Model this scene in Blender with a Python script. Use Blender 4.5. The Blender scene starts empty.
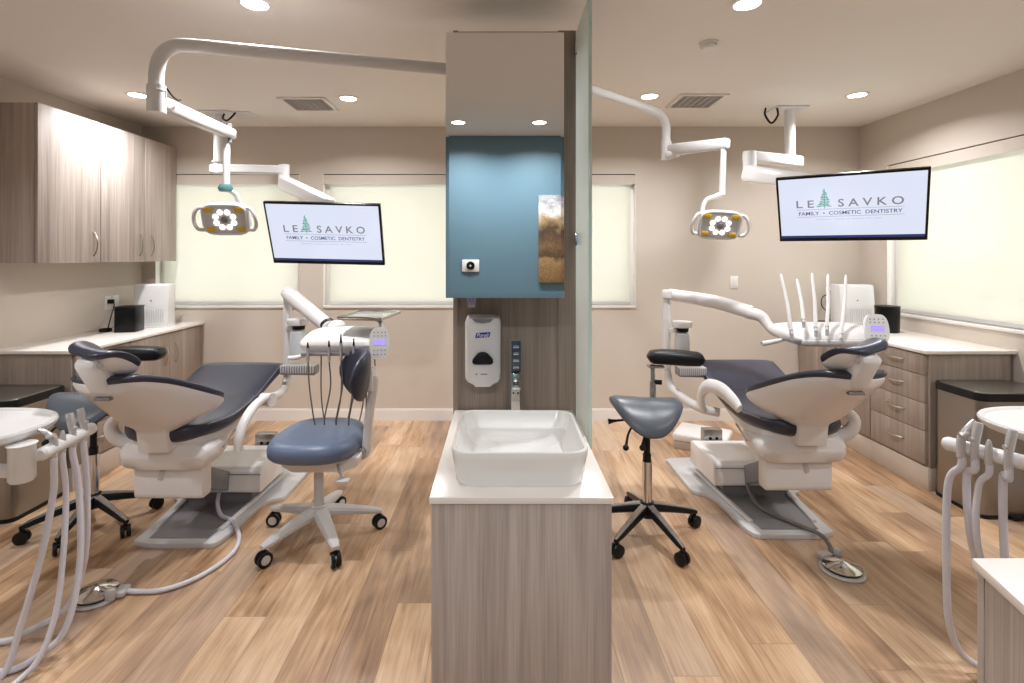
import bpy, bmesh, math, random
from mathutils import Vector, Matrix
random.seed(7)
SC = bpy.context.scene
COL = SC.collection
PI = math.pi

# ------------------------------------------------------------------ camera
EYE = 1.52            # camera height, looks along +Y; the room is built in metres
F, VX, VY = 520.0, 500.0, 255.0
cd = bpy.data.cameras.new('camera'); cam = bpy.data.objects.new('camera', cd); COL.objects.link(cam)
cam.location = (0, 0, EYE); cam.rotation_euler = (PI/2, 0, 0)
cd.sensor_width = 36; cd.lens = F/1024*36
cd.shift_x = (512-VX)/1024; cd.shift_y = -(341.5-VY)/1024
cd.clip_start = 0.05; cd.clip_end = 200
SC.camera = cam
# ------------------------------------------------------------------ world + exposure
W = bpy.data.worlds.new('sky'); SC.world = W; W.use_nodes = True
wb = W.node_tree.nodes['Background']; wb.inputs[0].default_value = (0.93, 0.97, 1.0, 1); wb.inputs[1].default_value = 3.5
SC.view_settings.view_transform = 'Standard'; SC.view_settings.look = 'None'
SC.view_settings.gamma = 1.0; SC.view_settings.use_curve_mapping = False
SC.view_settings.exposure = 0.44
try:
    SC.cycles.max_bounces = 12; SC.cycles.diffuse_bounces = 6; SC.cycles.glossy_bounces = 5
    SC.cycles.transparent_max_bounces = 12; SC.cycles.sample_clamp_indirect = 6
    SC.cycles.use_denoising = True
    SC.cycles.caustics_reflective = False; SC.cycles.caustics_refractive = False
except Exception: pass
DOWN_W = 15.0
def down_lamp(x, y):
    l = bpy.data.lights.new('downlight_lamp', 'AREA'); l.shape = 'DISK'; l.size = 0.11; l.energy = DOWN_W
    l.color = (0.97, 0.98, 1.0); l.spread = math.radians(150)
    o = bpy.data.objects.new('downlight_lamp', l); o.location = (0, 0, -0.012); COL.objects.link(o)
    return o

XL, XR, YF, YB, H = -3.29, 3.31, -1.02, 4.78, 2.70

# ------------------------------------------------------------------ materials
def lin(c):
    return tuple((v/255/12.92 if v/255 <= 0.04045 else ((v/255+0.055)/1.055)**2.4) for v in c) + (1,)
def mat(name, rgb, rough=0.5, metal=0.0, spec=0.5, emit=None, es=0.0, bump=0.0, bscale=200, coat=0.0, var=0.0):
    m = bpy.data.materials.new(name); m.use_nodes = True
    nt = m.node_tree; b = nt.nodes['Principled BSDF']
    b.inputs['Base Color'].default_value = lin(rgb); b.inputs['Roughness'].default_value = rough
    b.inputs['Metallic'].default_value = metal; b.inputs['Specular IOR Level'].default_value = spec
    b.inputs['Coat Weight'].default_value = coat; b.inputs['Coat Roughness'].default_value = 0.15
    tc = nt.nodes.new('ShaderNodeTexCoord'); n = nt.nodes.new('ShaderNodeTexNoise')
    n.inputs['Scale'].default_value = bscale if bump else 6; n.inputs['Detail'].default_value = 3
    nt.links.new(tc.outputs['Object'], n.inputs['Vector'])
    if var:
        mx = nt.nodes.new('ShaderNodeMix'); mx.data_type = 'RGBA'
        a = lin(rgb); mx.inputs[6].default_value = tuple(v*(1-var) for v in a[:3])+(1,); mx.inputs[7].default_value = tuple(min(1, v*(1+var)) for v in a[:3])+(1,)
        nt.links.new(n.outputs[0], mx.inputs[0]); nt.links.new(mx.outputs[2], b.inputs['Base Color'])
    if bump:
        bp = nt.nodes.new('ShaderNodeBump'); bp.inputs['Strength'].default_value = bump; bp.inputs['Distance'].default_value = 0.002
        nt.links.new(n.outputs[0], bp.inputs['Height']); nt.links.new(bp.outputs[0], b.inputs['Normal'])
    if emit:
        b.inputs['Emission Color'].default_value = lin(emit); b.inputs['Emission Strength'].default_value = es
    return m
def wood(name, dark, light, along='z'):
    m = bpy.data.materials.new(name); m.use_nodes = True; nt = m.node_tree; b = nt.nodes['Principled BSDF']
    L = nt.links.new
    tc = nt.nodes.new('ShaderNodeTexCoord'); out = []
    for s, k, d in ((7.5, .06, 2), (36, .03, 3), (170, .02, 2)):
        mp = nt.nodes.new('ShaderNodeMapping'); sc = [s, s, s]; sc['xyz'.index(along)] = s*k; mp.inputs['Scale'].default_value = sc
        n = nt.nodes.new('ShaderNodeTexNoise'); n.inputs['Scale'].default_value = 1; n.inputs['Detail'].default_value = d
        L(tc.outputs['Object'], mp.inputs[0]); L(mp.outputs[0], n.inputs['Vector']); out.append(n)
    a = nt.nodes.new('ShaderNodeMath'); a.operation = 'MULTIPLY_ADD'; a.inputs[1].default_value = .34
    L(out[0].outputs[0], a.inputs[0])
    a2 = nt.nodes.new('ShaderNodeMath'); a2.operation = 'MULTIPLY'; a2.inputs[1].default_value = .36; L(out[1].outputs[0], a2.inputs[0]); L(a2.outputs[0], a.inputs[2])
    a3 = nt.nodes.new('ShaderNodeMath'); a3.operation = 'MULTIPLY_ADD'; a3.inputs[1].default_value = .30; L(out[2].outputs[0], a3.inputs[0]); L(a.outputs[0], a3.inputs[2])
    r = nt.nodes.new('ShaderNodeValToRGB'); r.color_ramp.elements[0].position = .37; r.color_ramp.elements[0].color = lin(dark)
    r.color_ramp.elements[1].position = .63; r.color_ramp.elements[1].color = lin(light)
    L(a3.outputs[0], r.inputs[0]); L(r.outputs[0], b.inputs['Base Color']); b.inputs['Roughness'].default_value = .5; b.inputs['Specular IOR Level'].default_value = .35
    return m
def floor_mat():
    m = bpy.data.materials.new('oak_plank_floor'); m.use_nodes = True; nt = m.node_tree; b = nt.nodes['Principled BSDF']; L = nt.links.new
    def M(op, *v):
        n = nt.nodes.new('ShaderNodeMath'); n.operation = op
        for i, x in enumerate(v):
            if isinstance(x, (int, float)): n.inputs[i].default_value = x
            else: L(x, n.inputs[i])
        return n.outputs[0]
    tc = nt.nodes.new('ShaderNodeTexCoord'); sx = nt.nodes.new('ShaderNodeSeparateXYZ'); L(tc.outputs['Object'], sx.inputs[0])
    PW, PL = .178, 1.22
    u = M('DIVIDE', M('ADD', sx.outputs[0], 10.06), PW); row = M('FLOOR', u)
    wn = nt.nodes.new('ShaderNodeTexWhiteNoise'); wn.noise_dimensions = '1D'; L(row, wn.inputs['W'])
    v = M('DIVIDE', M('ADD', M('ADD', sx.outputs[1], 20.0), M('MULTIPLY', wn.outputs[0], PL)), PL); col = M('FLOOR', v)
    cb = nt.nodes.new('ShaderNodeCombineXYZ'); L(row, cb.inputs[0]); L(col, cb.inputs[1])
    w2 = nt.nodes.new('ShaderNodeTexWhiteNoise'); w2.noise_dimensions = '2D'; L(cb.outputs[0], w2.inputs['Vector'])
    fu, fv = M('FRACT', u), M('FRACT', v)
    eu = M('MINIMUM', fu, M('SUBTRACT', 1.0, fu)); ev = M('MINIMUM', fv, M('SUBTRACT', 1.0, fv))
    seam = M('MINIMUM', M('MULTIPLY', eu, PW), M('MULTIPLY', ev, PL)); seam = M('MINIMUM', M('DIVIDE', seam, .0022), 1.0)
    off = M('MULTIPLY', w2.outputs[0], 37.0)
    def grain(s, k, det, dist=0.0):
        c = nt.nodes.new('ShaderNodeCombineXYZ'); L(M('ADD', M('MULTIPLY', sx.outputs[0], s), off), c.inputs[0]); L(M('ADD', M('MULTIPLY', sx.outputs[1], s*k), off), c.inputs[1])
        n = nt.nodes.new('ShaderNodeTexNoise'); n.inputs['Scale'].default_value = 1; n.inputs['Detail'].default_value = det; n.inputs['Distortion'].default_value = dist
        L(c.outputs[0], n.inputs['Vector']); return n.outputs[0]
    g1, g2, g3 = grain(14, .11, 5, 1.4), grain(95, .04, 4, .5), grain(6, .28, 4, 1.0)
    t = M('ADD', M('ADD', M('MULTIPLY', g1, .46), M('MULTIPLY', g2, .34)), M('MULTIPLY', g3, .36))
    t = M('ADD', t, M('MULTIPLY', M('SUBTRACT', w2.outputs[0], .5), .22))
    r = nt.nodes.new('ShaderNodeValToRGB'); e = r.color_ramp.elements
    e[0].position = .36; e[0].color = lin((118, 90, 68)); e[1].position = .80; e[1].color = lin((216, 186, 154))
    x = e.new(.50); x.color = lin((162, 126, 94)); x = e.new(.63); x.color = lin((192, 157, 123))
    L(t, r.inputs[0])
    hs = nt.nodes.new('ShaderNodeMix'); hs.data_type = 'RGBA'; hs.inputs[7].default_value = lin((178, 160, 146))
    w3 = nt.nodes.new('ShaderNodeTexWhiteNoise'); w3.noise_dimensions = '2D'
    va = nt.nodes.new('ShaderNodeVectorMath'); va.inputs[1].default_value = (7.3, 3.1, 0); L(cb.outputs[0], va.inputs[0]); L(va.outputs[0], w3.inputs['Vector'])
    L(M('MULTIPLY', M('POWER', w3.outputs[0], 2.0), .45), hs.inputs[0]); L(r.outputs[0], hs.inputs[6])
    sm = nt.nodes.new('ShaderNodeMix'); sm.data_type = 'RGBA'; sm.inputs[6].default_value = lin((96, 68, 48)); L(hs.outputs[2], sm.inputs[7]); L(M('ADD', M('MULTIPLY', seam, .6), .4), sm.inputs[0])
    L(sm.outputs[2], b.inputs['Base Color']); b.inputs['Roughness'].default_value = .36
    L(M('ADD', M('MULTIPLY', g2, .18), .27), b.inputs['Roughness'])
    bp = nt.nodes.new('ShaderNodeBump'); bp.inputs['Strength'].default_value = .25; bp.inputs['Distance'].default_value = .002
    L(M('ADD', M('MULTIPLY', g2, .3), seam), bp.inputs['Height']); L(bp.outputs[0], b.inputs['Normal'])
    return m
def pane_mat():
    m = bpy.data.materials.new('clear_glass'); m.use_nodes = True; nt = m.node_tree; nt.nodes.remove(nt.nodes['Principled BSDF'])
    t = nt.nodes.new('ShaderNodeBsdfTransparent'); t.inputs[0].default_value = (.93, .96, .95, 1)
    g = nt.nodes.new('ShaderNodeBsdfGlossy'); g.inputs['Roughness'].default_value = .02; x = nt.nodes.new('ShaderNodeMixShader'); x.inputs[0].default_value = .06
    L = nt.links.new; L(t.outputs[0], x.inputs[1]); L(g.outputs[0], x.inputs[2]); L(x.outputs[0], nt.nodes['Material Output'].inputs[0]); return m
def blind_mat():
    m = bpy.data.materials.new('roller_blind_fabric'); m.use_nodes = True; nt = m.node_tree; nt.nodes.remove(nt.nodes['Principled BSDF']); L = nt.links.new
    d = nt.nodes.new('ShaderNodeBsdfDiffuse'); d.inputs[0].default_value = lin((228, 222, 210))
    t = nt.nodes.new('ShaderNodeBsdfTranslucent'); t.inputs[0].default_value = (.80, .785, .735, 1)
    x = nt.nodes.new('ShaderNodeMixShader'); x.inputs[0].default_value = .52; L(d.outputs[0], x.inputs[1]); L(t.outputs[0], x.inputs[2])
    tr = nt.nodes.new('ShaderNodeBsdfTransparent'); tr.inputs[0].default_value = (.95, .97, .93, 1)
    y = nt.nodes.new('ShaderNodeMixShader'); y.inputs[0].default_value = .10; L(x.outputs[0], y.inputs[1]); L(tr.outputs[0], y.inputs[2])
    tc = nt.nodes.new('ShaderNodeTexCoord'); n = nt.nodes.new('ShaderNodeTexNoise'); n.inputs['Scale'].default_value = 900; L(tc.outputs['Object'], n.inputs['Vector'])
    bp = nt.nodes.new('ShaderNodeBump'); bp.inputs['Strength'].default_value = .1; L(n.outputs[0], bp.inputs['Height']); L(bp.outputs[0], d.inputs['Normal'])
    L(y.outputs[0], nt.nodes['Material Output'].inputs[0]); return m
def frost_mat():
    m = bpy.data.materials.new('frosted_glass'); m.use_nodes = True; nt = m.node_tree; nt.nodes.remove(nt.nodes['Principled BSDF']); L = nt.links.new
    d = nt.nodes.new('ShaderNodeBsdfTranslucent'); d.inputs[0].default_value = lin((234, 240, 238))
    d2 = nt.nodes.new('ShaderNodeBsdfDiffuse'); d2.inputs[0].default_value = lin((234, 240, 238))
    x0 = nt.nodes.new('ShaderNodeMixShader'); x0.inputs[0].default_value = .5; L(d.outputs[0], x0.inputs[1]); L(d2.outputs[0], x0.inputs[2])
    tr = nt.nodes.new('ShaderNodeBsdfTransparent'); tr.inputs[0].default_value = (.96, .985, .975, 1)
    x = nt.nodes.new('ShaderNodeMixShader'); x.inputs[0].default_value = .38; L(x0.outputs[0], x.inputs[1]); L(tr.outputs[0], x.inputs[2])
    g = nt.nodes.new('ShaderNodeBsdfGlossy'); g.inputs['Roughness'].default_value = .12
    y = nt.nodes.new('ShaderNodeMixShader'); y.inputs[0].default_value = .08; L(x.outputs[0], y.inputs[1]); L(g.outputs[0], y.inputs[2])
    L(y.outputs[0], nt.nodes['Material Output'].inputs[0]); return m
def emis(name, rgb, s):
    m = bpy.data.materials.new(name); m.use_nodes = True; nt = m.node_tree; b = nt.nodes['Principled BSDF']
    b.inputs['Base Color'].default_value = (.02, .02, .02, 1); b.inputs['Roughness'].default_value = .15
    b.inputs['Emission Color'].default_value = lin(rgb); b.inputs['Emission Strength'].default_value = s; return m
def picture_mat():
    m = bpy.data.materials.new('sepia_landscape_print'); m.use_nodes = True; nt = m.node_tree; b = nt.nodes['Principled BSDF']; L = nt.links.new
    tc = nt.nodes.new('ShaderNodeTexCoord'); s = nt.nodes.new('ShaderNodeSeparateXYZ'); L(tc.outputs['Object'], s.inputs[0])
    n = nt.nodes.new('ShaderNodeTexNoise'); n.inputs['Scale'].default_value = 9; n.inputs['Detail'].default_value = 8; L(tc.outputs['Object'], n.inputs['Vector'])
    a = nt.nodes.new('ShaderNodeMath'); a.operation = 'MULTIPLY_ADD'; a.inputs[1].default_value = .32; L(n.outputs[0], a.inputs[0]); L(s.outputs[2], a.inputs[2])
    r = nt.nodes.new('ShaderNodeValToRGB'); e = r.color_ramp.elements
    e[0].position = .0; e[0].color = lin((120, 92, 62)); e[1].position = 1; e[1].color = lin((120, 122, 130))
    for p, c in ((.36, (160, 130, 92)), (.42, (80, 62, 46)), (.50, (120, 94, 66)), (.66, (74, 58, 46)), (.76, (150, 124, 92)), (.84, (205, 200, 196))):
        q = e.new(p); q.color = lin(c)
    L(a.outputs[0], r.inputs[0]); n2 = nt.nodes.new('ShaderNodeTexNoise'); n2.inputs['Scale'].default_value = 45; n2.inputs['Detail'].default_value = 6; L(tc.outputs['Object'], n2.inputs['Vector'])
    mx = nt.nodes.new('ShaderNodeMix'); mx.data_type = 'RGBA'; mx.blend_type = 'OVERLAY'; mx.inputs[0].default_value = .6; L(r.outputs[0], mx.inputs[6]); L(n2.outputs[0], mx.inputs[7])
    L(mx.outputs[2], b.inputs['Base Color']); b.inputs['Roughness'].default_value = .3; return m

M = {
 'wall': mat('wall_paint', (200, 189, 177), .7, bump=.08, bscale=160),
 'blue': mat('blue_wall_paint', (88, 118, 134), .6, bump=.06, bscale=160),
 'ceil': mat('ceiling_paint', (228, 222, 215), .8, bump=.12, bscale=120),
 'white': mat('white_enamel', (220, 219, 219), .28, var=.01),
 'trim': mat('white_trim_paint', (226, 222, 218), .4, var=.01),
 'shell': mat('ivory_moulded_plastic', (226, 223, 222), .30, var=.012),
 'lgrey': mat('light_grey_plastic', (196, 194, 194), .35, var=.015),
 'grey': mat('grey_plastic', (128, 126, 128), .4, var=.03),
 'quartz': mat('white_quartz', (232, 226, 220), .22, var=.012),
 'ceramic': mat('white_ceramic', (238, 238, 236), .08, spec=.6, coat=.5),
 'navy': mat('navy_upholstery', (44, 47, 64), .33, coat=.05, bump=.12, bscale=500, var=.06),
 'blueseat': mat('slate_blue_upholstery', (92, 106, 130), .40, bump=.12, bscale=500, var=.05),
 'slate': mat('slate_grey_upholstery', (80, 86, 94), .34, bump=.12, bscale=500, var=.05),
 'black': mat('black_rubber', (17, 17, 19), .42, spec=.3, var=.1),
 'blackg': mat('black_gloss', (10, 10, 12), .3, spec=.25),
 'chrome': mat('polished_chrome', (215, 213, 210), .12, 1.0),
 'nickel': mat('brushed_nickel', (200, 190, 178), .28, 1.0),
 'steel': mat('brushed_steel', (152, 148, 144), .32, 1.0, bump=.1, bscale=90),
 'alu': mat('satin_aluminium', (178, 176, 174), .25, .9),
 'satin': mat('satin_metal', (205, 203, 204), .25, .45),
 'hose': mat('grey_hose_rubber', (208, 207, 216), .42, var=.02),
 'dhose': mat('dark_grey_hose', (112, 106, 104), .45, var=.03),
 'wood': wood('greige_wood_laminate', (152, 139, 131), (192, 180, 172)),
 'wood2': wood('taupe_wood_laminate', (132, 118, 107), (166, 151, 139)),
 'plinth': mat('beige_plinth_laminate', (192, 178, 166), .5, var=.03),
 'floor': floor_mat(), 'pane': pane_mat(), 'blind': blind_mat(), 'frost': frost_mat(),
 'mirror': mat('mirror_silver', (240, 243, 242), .0, 1.0),
 'led': emis('led_white', (255, 250, 240), 1.5), 'ledy': mat('yellow_lens', (214, 176, 62), .2),
 'down': emis('downlight_lens', (255, 246, 230), 16),
 'screen': emis('lit_screen_white', (226, 233, 252), .70), 'bar': emis('lit_screen_navy', (40, 58, 110), .6),
 'logog': emis('lit_logo_grey', (128, 122, 128), .75), 'logob': emis('lit_logo_blue', (72, 82, 122), .75), 'logot': emis('lit_logo_green', (96, 168, 152), .7),
 'logol': emis('lit_logo_pale', (190, 194, 208), .8),
 'lilac': emis('lilac_display', (168, 150, 240), .9), 'lilacw': emis('lilac_text', (225, 220, 255), 1.0),
 'key': mat('grey_key', (120, 116, 124), .4), 'teal': mat('teal_plastic', (96, 140, 146), .3),
 'purell': mat('logo_blue_ink', (38, 52, 160), .35), 'whiteink': mat('white_ink', (240, 240, 245), .4),
 'purple': mat('purple_ink', (120, 104, 176), .5), 'beige': mat('tan_band', (200, 170, 140), .4),
 'faceglass': mat('dark_blue_glass', (60, 76, 96), .1), 'pic': picture_mat(),
 'edge': mat('glass_edge', (206, 232, 224), .15),
 'ground': mat('pale_concrete', (200, 198, 190), .8, var=.06, bscale=2), 'hedge': mat('hedge_leaves', (96, 120, 70), .8, var=.3),
 'eave': mat('added_eave_cream', (232, 214, 160), .8, var=.03), 'bottle': mat('translucent_bottle', (206, 210, 214), .2, var=.02),
}

# ------------------------------------------------------------------ mesh helpers
def cr(pts, n):
    """smooth resample of a list of tuples (Catmull-Rom)"""
    pts = [tuple(p) for p in pts]
    if len(pts) == 2:
        return [tuple(a+(b-a)*i/n for a, b in zip(*pts)) for i in range(n+1)]
    out = []; P = [tuple(2*a-b for a, b in zip(pts[0], pts[1]))] + pts + [tuple(2*a-b for a, b in zip(pts[-1], pts[-2]))]
    seg = len(pts)-1
    for i in range(n+1):
        t = i/n*seg; k = min(int(t), seg-1); t -= k
        a, b, c, d = P[k:k+4]
        out.append(tuple(.5*(2*q+(-p+r)*t+(2*p-5*q+4*r-s)*t*t+(-p+3*q-3*r+s)*t**3) for p, q, r, s in zip(a, b, c, d)))
    return out
class MB:
    def __init__(s): s.b = bmesh.new()
    def _add(s, vs, fs):
        v = [s.b.verts.new(p) for p in vs]
        for f in fs:
            try: s.b.faces.new([v[i] for i in f])
            except ValueError: pass
        return v
    def box(s, x0, x1, y0, y1, z0, z1, bev=0.0, seg=2, rot=None):
        t = bmesh.new(); bmesh.ops.create_cube(t, size=1)
        c = Vector(((x0+x1)/2, (y0+y1)/2, (z0+z1)/2)); d = (x1-x0, y1-y0, z1-z0)
        for v in t.verts: v.co = Vector((v.co.x*d[0], v.co.y*d[1], v.co.z*d[2]))
        if bev: bmesh.ops.bevel(t, geom=list(t.edges), offset=min(bev, min(abs(k) for k in d)*.49), segments=seg, profile=.5, affect='EDGES')
        for v in t.verts: v.co = (rot @ v.co if rot else v.co) + c
        s.merge(t); return s
    def merge(s, t):
        mp = {v: s.b.verts.new(v.co) for v in t.verts}
        for f in t.faces:
            try: s.b.faces.new([mp[v] for v in f.verts])
            except ValueError: pass
        t.free()
    def loft(s, rings, cap=True, closed=False):
        vs = [[s.b.verts.new(p) for p in r] for r in rings]; n = len(rings[0])
        m = len(rings)
        for i in range(m if closed else m-1):
            a, b = vs[i], vs[(i+1) % m]
            for j in range(n):
                k = (j+1) % n
                try: s.b.faces.new((a[j], a[k], b[k], b[j]))
                except ValueError: pass
        if cap and not closed:
            s.b.faces.new(list(reversed(vs[0]))); s.b.faces.new(vs[-1])
        return s
    def tube(s, pts, r, n=10, sm=0, flat=1.0, up=(0, 0, 1)):
        """round (or flattened) tube through pts; r number or list; sm = resample count"""
        pts = [Vector(p) for p in (cr(pts, sm) if sm else pts)]
        m = len(pts); rr = [r]*m if isinstance(r, (int, float)) else ([x[0] for x in cr([(q,) for q in r], m-1)] if len(r) != m else r)
        rings = []; prev = None
        for i, p in enumerate(pts):
            d = (pts[min(i+1, m-1)]-pts[max(i-1, 0)]).normalized()
            if prev is None:
                u = Vector(up)
                if abs(u.dot(d)) > .95: u = Vector((1, 0, 0)) if abs(d.x) < .9 else Vector((0, 1, 0))
                prev = (u-d*u.dot(d)).normalized()
            else: prev = (prev-d*prev.dot(d)).normalized()
            q = d.cross(prev)
            rings.append([p+prev*math.cos(a)*rr[i]*flat+q*math.sin(a)*rr[i] for a in [2*PI*k/n for k in range(n)]])
        return s.loft(rings)
    def cyl(s, p0, p1, r0, r1=None, n=20): return s.tube([p0, p1], [r0, r0 if r1 is None else r1], n)
    def lathe(s, prof, c=(0, 0, 0), n=28, sx=1, sy=1, rot=None):
        rings = []
        for r, z in prof:
            rr = max(r, 1e-4); ring = [Vector((rr*sx*math.cos(2*PI*k/n), rr*sy*math.sin(2*PI*k/n), z)) for k in range(n)]
            rings.append([(rot @ v if rot else v)+Vector(c) for v in ring])
        return s.loft(rings)
    def sph(s, c, r, sx=1, sy=1, sz=1, n=16):
        return s.lathe([(r*math.sin(PI*i/8), -r*sz*math.cos(PI*i/8)) for i in range(9)], c, n, sx, sy)
    def prism(s, poly, lo, hi, axis='z', bev=0.0, seg=2):
        """polygon in the plane across `axis`: z -> (x,y), x -> (y,z), y -> (x,z)"""
        t = bmesh.new(); f = {'z': lambda a, b, c: (a, b, c), 'x': lambda a, b, c: (c, a, b), 'y': lambda a, b, c: (a, c, b)}[axis]
        A = [t.verts.new(f(a, b, lo)) for a, b in poly]; B = [t.verts.new(f(a, b, hi)) for a, b in poly]; n = len(poly)
        t.faces.new(A); t.faces.new(B)
        for i in range(n): t.faces.new((A[i], A[(i+1) % n], B[(i+1) % n], B[i]))
        bmesh.ops.recalc_face_normals(t, faces=t.faces)
        if bev: bmesh.ops.bevel(t, geom=[e for e in t.edges if (e.verts[0] in A) == (e.verts[1] in A) or True], offset=bev, segments=seg, profile=.5, affect='EDGES', clamp_overlap=True)
        s.merge(t); return s
    def pad(s, path, n=26, m=28, end=.05, ex=.55, concave=0.0, pd=1.0):
        """cushion/shell: path of (y, z, halfwidth, up_thickness, down_thickness, wing[, sweep]); runs in the YZ plane, width along X"""
        pts = cr([tuple(q)+(0,)*(7-len(q)) for q in path], n); L = [0]
        for a, b in zip(pts, pts[1:]): L.append(L[-1]+math.hypot(b[0]-a[0], b[1]-a[1]))
        T = L[-1]; rings = []
        for i, (y, z, w, tu, td, wg, sw) in enumerate(pts):
            a, b = pts[max(i-1, 0)], pts[min(i+1, n)]; d = Vector((0, b[0]-a[0], b[1]-a[1])).normalized(); nn = Vector((0, -d.z, d.y))
            if nn.z < 0: nn = -nn
            e = min(L[i], T-L[i]); k = 1.0 if e >= end else math.sqrt(max(0.02, 1-(1-e/end)**2))
            ring = []
            for j in range(m):
                t = 2*PI*j/m; c, sn = math.cos(t), math.sin(t)
                x = (w-end*(1-k)*.9)*math.copysign(abs(c)**ex, c); h = math.copysign(abs(sn)**.75, sn)*(tu if sn > 0 else td)*(k if k < 1 else 1)
                h += wg*(abs(x)/max(w, .01))**2.6
                ring.append(Vector((x, y, z))+nn*h-d*sw*(abs(x)/max(w, .01))**2.2)
            rings.append(ring)
        return s.loft(rings)
    def xf(s, mtx):
        bmesh.ops.transform(s.b, matrix=mtx, verts=s.b.verts); return s
def wm(o):
    m = Matrix.Translation(o.location) @ o.rotation_euler.to_matrix().to_4x4()
    return (wm(o.parent) @ m) if o.parent else m
def tag(o, label=None, cat=None, group=None, kind=None):
    for k, v in (('label', label), ('category', cat), ('group', group), ('kind', kind)):
        if v: o[k] = v
    return o
def obj(name, mb, m, parent=None, label=None, world=False, ang=38, flat=False):
    bm = mb.b; bmesh.ops.remove_doubles(bm, verts=bm.verts, dist=1e-6)
    if parent and world: bmesh.ops.transform(bm, matrix=wm(parent).inverted(), verts=bm.verts)
    bmesh.ops.recalc_face_normals(bm, faces=bm.faces)
    me = bpy.data.meshes.new(name); bm.to_mesh(me); bm.free()
    if not flat:
        me.shade_smooth()
        try: me.set_sharp_from_angle(angle=math.radians(ang))
        except Exception: pass
    me.materials.append(M[m])
    o = bpy.data.objects.new(name, me); COL.objects.link(o)
    if parent: o.parent = parent
    if label: o['label'] = label
    return o
def thing(name, label, cat, loc=(0, 0, 0), rz=0.0, group=None):
    o = bpy.data.objects.new(name, None); COL.objects.link(o); o.empty_display_size = .1
    o.location = loc; o.rotation_euler = (0, 0, rz); return tag(o, label, cat, group)
def kids(o): return [c for c in bpy.data.objects if c.parent == o]
def copy_tree(o, parent=None):
    c = o.copy(); COL.objects.link(c); c.parent = parent
    for ch in kids(o): copy_tree(ch, c)
    return c
def struct(name, mb, m, parent=None, flat=True):
    o = obj(name, mb, m, parent, flat=flat)
    if not parent: o['kind'] = 'structure'
    return o
def text(name, s, m, parent, width, cx, cz, y, space=1.0, height=None, shear=0.0, bold=0.0, bend=None):
    cu = bpy.data.curves.new(name, 'FONT'); cu.body = s; cu.align_x = 'CENTER'; cu.align_y = 'CENTER'; cu.space_character = space
    cu.extrude = .0; cu.resolution_u = 3; cu.shear = shear; cu.offset = bold
    t = bpy.data.objects.new('tmp', cu); COL.objects.link(t); bpy.context.view_layer.update()
    me = bpy.data.meshes.new_from_object(t.evaluated_get(bpy.context.evaluated_depsgraph_get()))
    bpy.data.objects.remove(t)
    xs = [v.co.x for v in me.vertices]; zs = [v.co.y for v in me.vertices]
    w, hh = max(xs)-min(xs), max(zs)-min(zs); k = width/w; kz = (height/hh) if height else k
    mx, mz = (max(xs)+min(xs))/2, (max(zs)+min(zs))/2
    for v in me.vertices: v.co = (cx+(v.co.x-mx)*k, y, cz+(v.co.y-mz)*kz)
    me.materials.clear(); me.materials.append(M[m]); me.name = name
    o = bpy.data.objects.new(name, me); COL.objects.link(o); o.parent = parent; return o
def P(px, py, y): return Vector(((px-VX)*y/F, y, EYE-(py-VY)*y/F))   # a measured point of the room at depth y
RX = lambda a: Matrix.Rotation(a, 3, 'X')
RZ = lambda a: Matrix.Rotation(a, 3, 'Z')
RY = lambda a: Matrix.Rotation(a, 3, 'Y')

# ================================================================== THE SETTING
struct('floor', MB().box(XL-.15, XR+.15, YF-.15, YB+.15, -.1, 0), 'floor')
struct('ceiling', MB().box(XL-.15, XR+.15, YF-.15, YB+.15, H, H+.12), 'ceil')
struct('wall_left', MB().box(XL-.15, XL, YF-.15, YB+.15, 0, H), 'wall')
struct('wall_front', MB().box(XL, XR, YF-.15, YF, 0, H), 'blue')
WZ0, WZ1 = 1.05, 2.265
BW = [(-3.17, -1.84), (-1.627, -.294), (-.083, 1.25)]
w = MB(); T0, T1 = YB, YB+.15
w.box(XL, XR, T0, T1, 0, WZ0); w.box(XL, XR, T0, T1, WZ1, H)
for a, b in ((XL, BW[0][0]), (BW[0][1], BW[1][0]), (BW[1][1], BW[2][0]), (BW[2][1], XR)): w.box(a, b, T0, T1, WZ0, WZ1)
struct('wall_back', w, 'wall')
RW = (1.35, 4.45); RZ0, RZ1 = 1.035, 2.285
w = MB(); w.box(XR, XR+.15, YF-.15, YB+.15, 0, RZ0); w.box(XR, XR+.15, YF-.15, YB+.15, RZ1, H)
w.box(XR, XR+.15, YF-.15, RW[0], RZ0, RZ1); w.box(XR, XR+.15, RW[1], YB+.15, RZ0, RZ1)
struct('wall_right', w, 'wall')
struct('baseboard_back', MB().box(-2.70, 2.73, YB-.014, YB, 0, .098).box(-2.70, 2.73, YB-.009, YB, .098, .108), 'trim')
struct('baseboard_front', MB().box(XL, XR, YF, YF+.014, 0, .11), 'trim')
struct('baseboard_left', MB().box(XL, XL+.014, YF+.02, 2.9, 0, .11), 'trim')
struct('baseboard_right', MB().box(XR-.014, XR, YF+.02, 2.9, 0, .11), 'trim')
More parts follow.
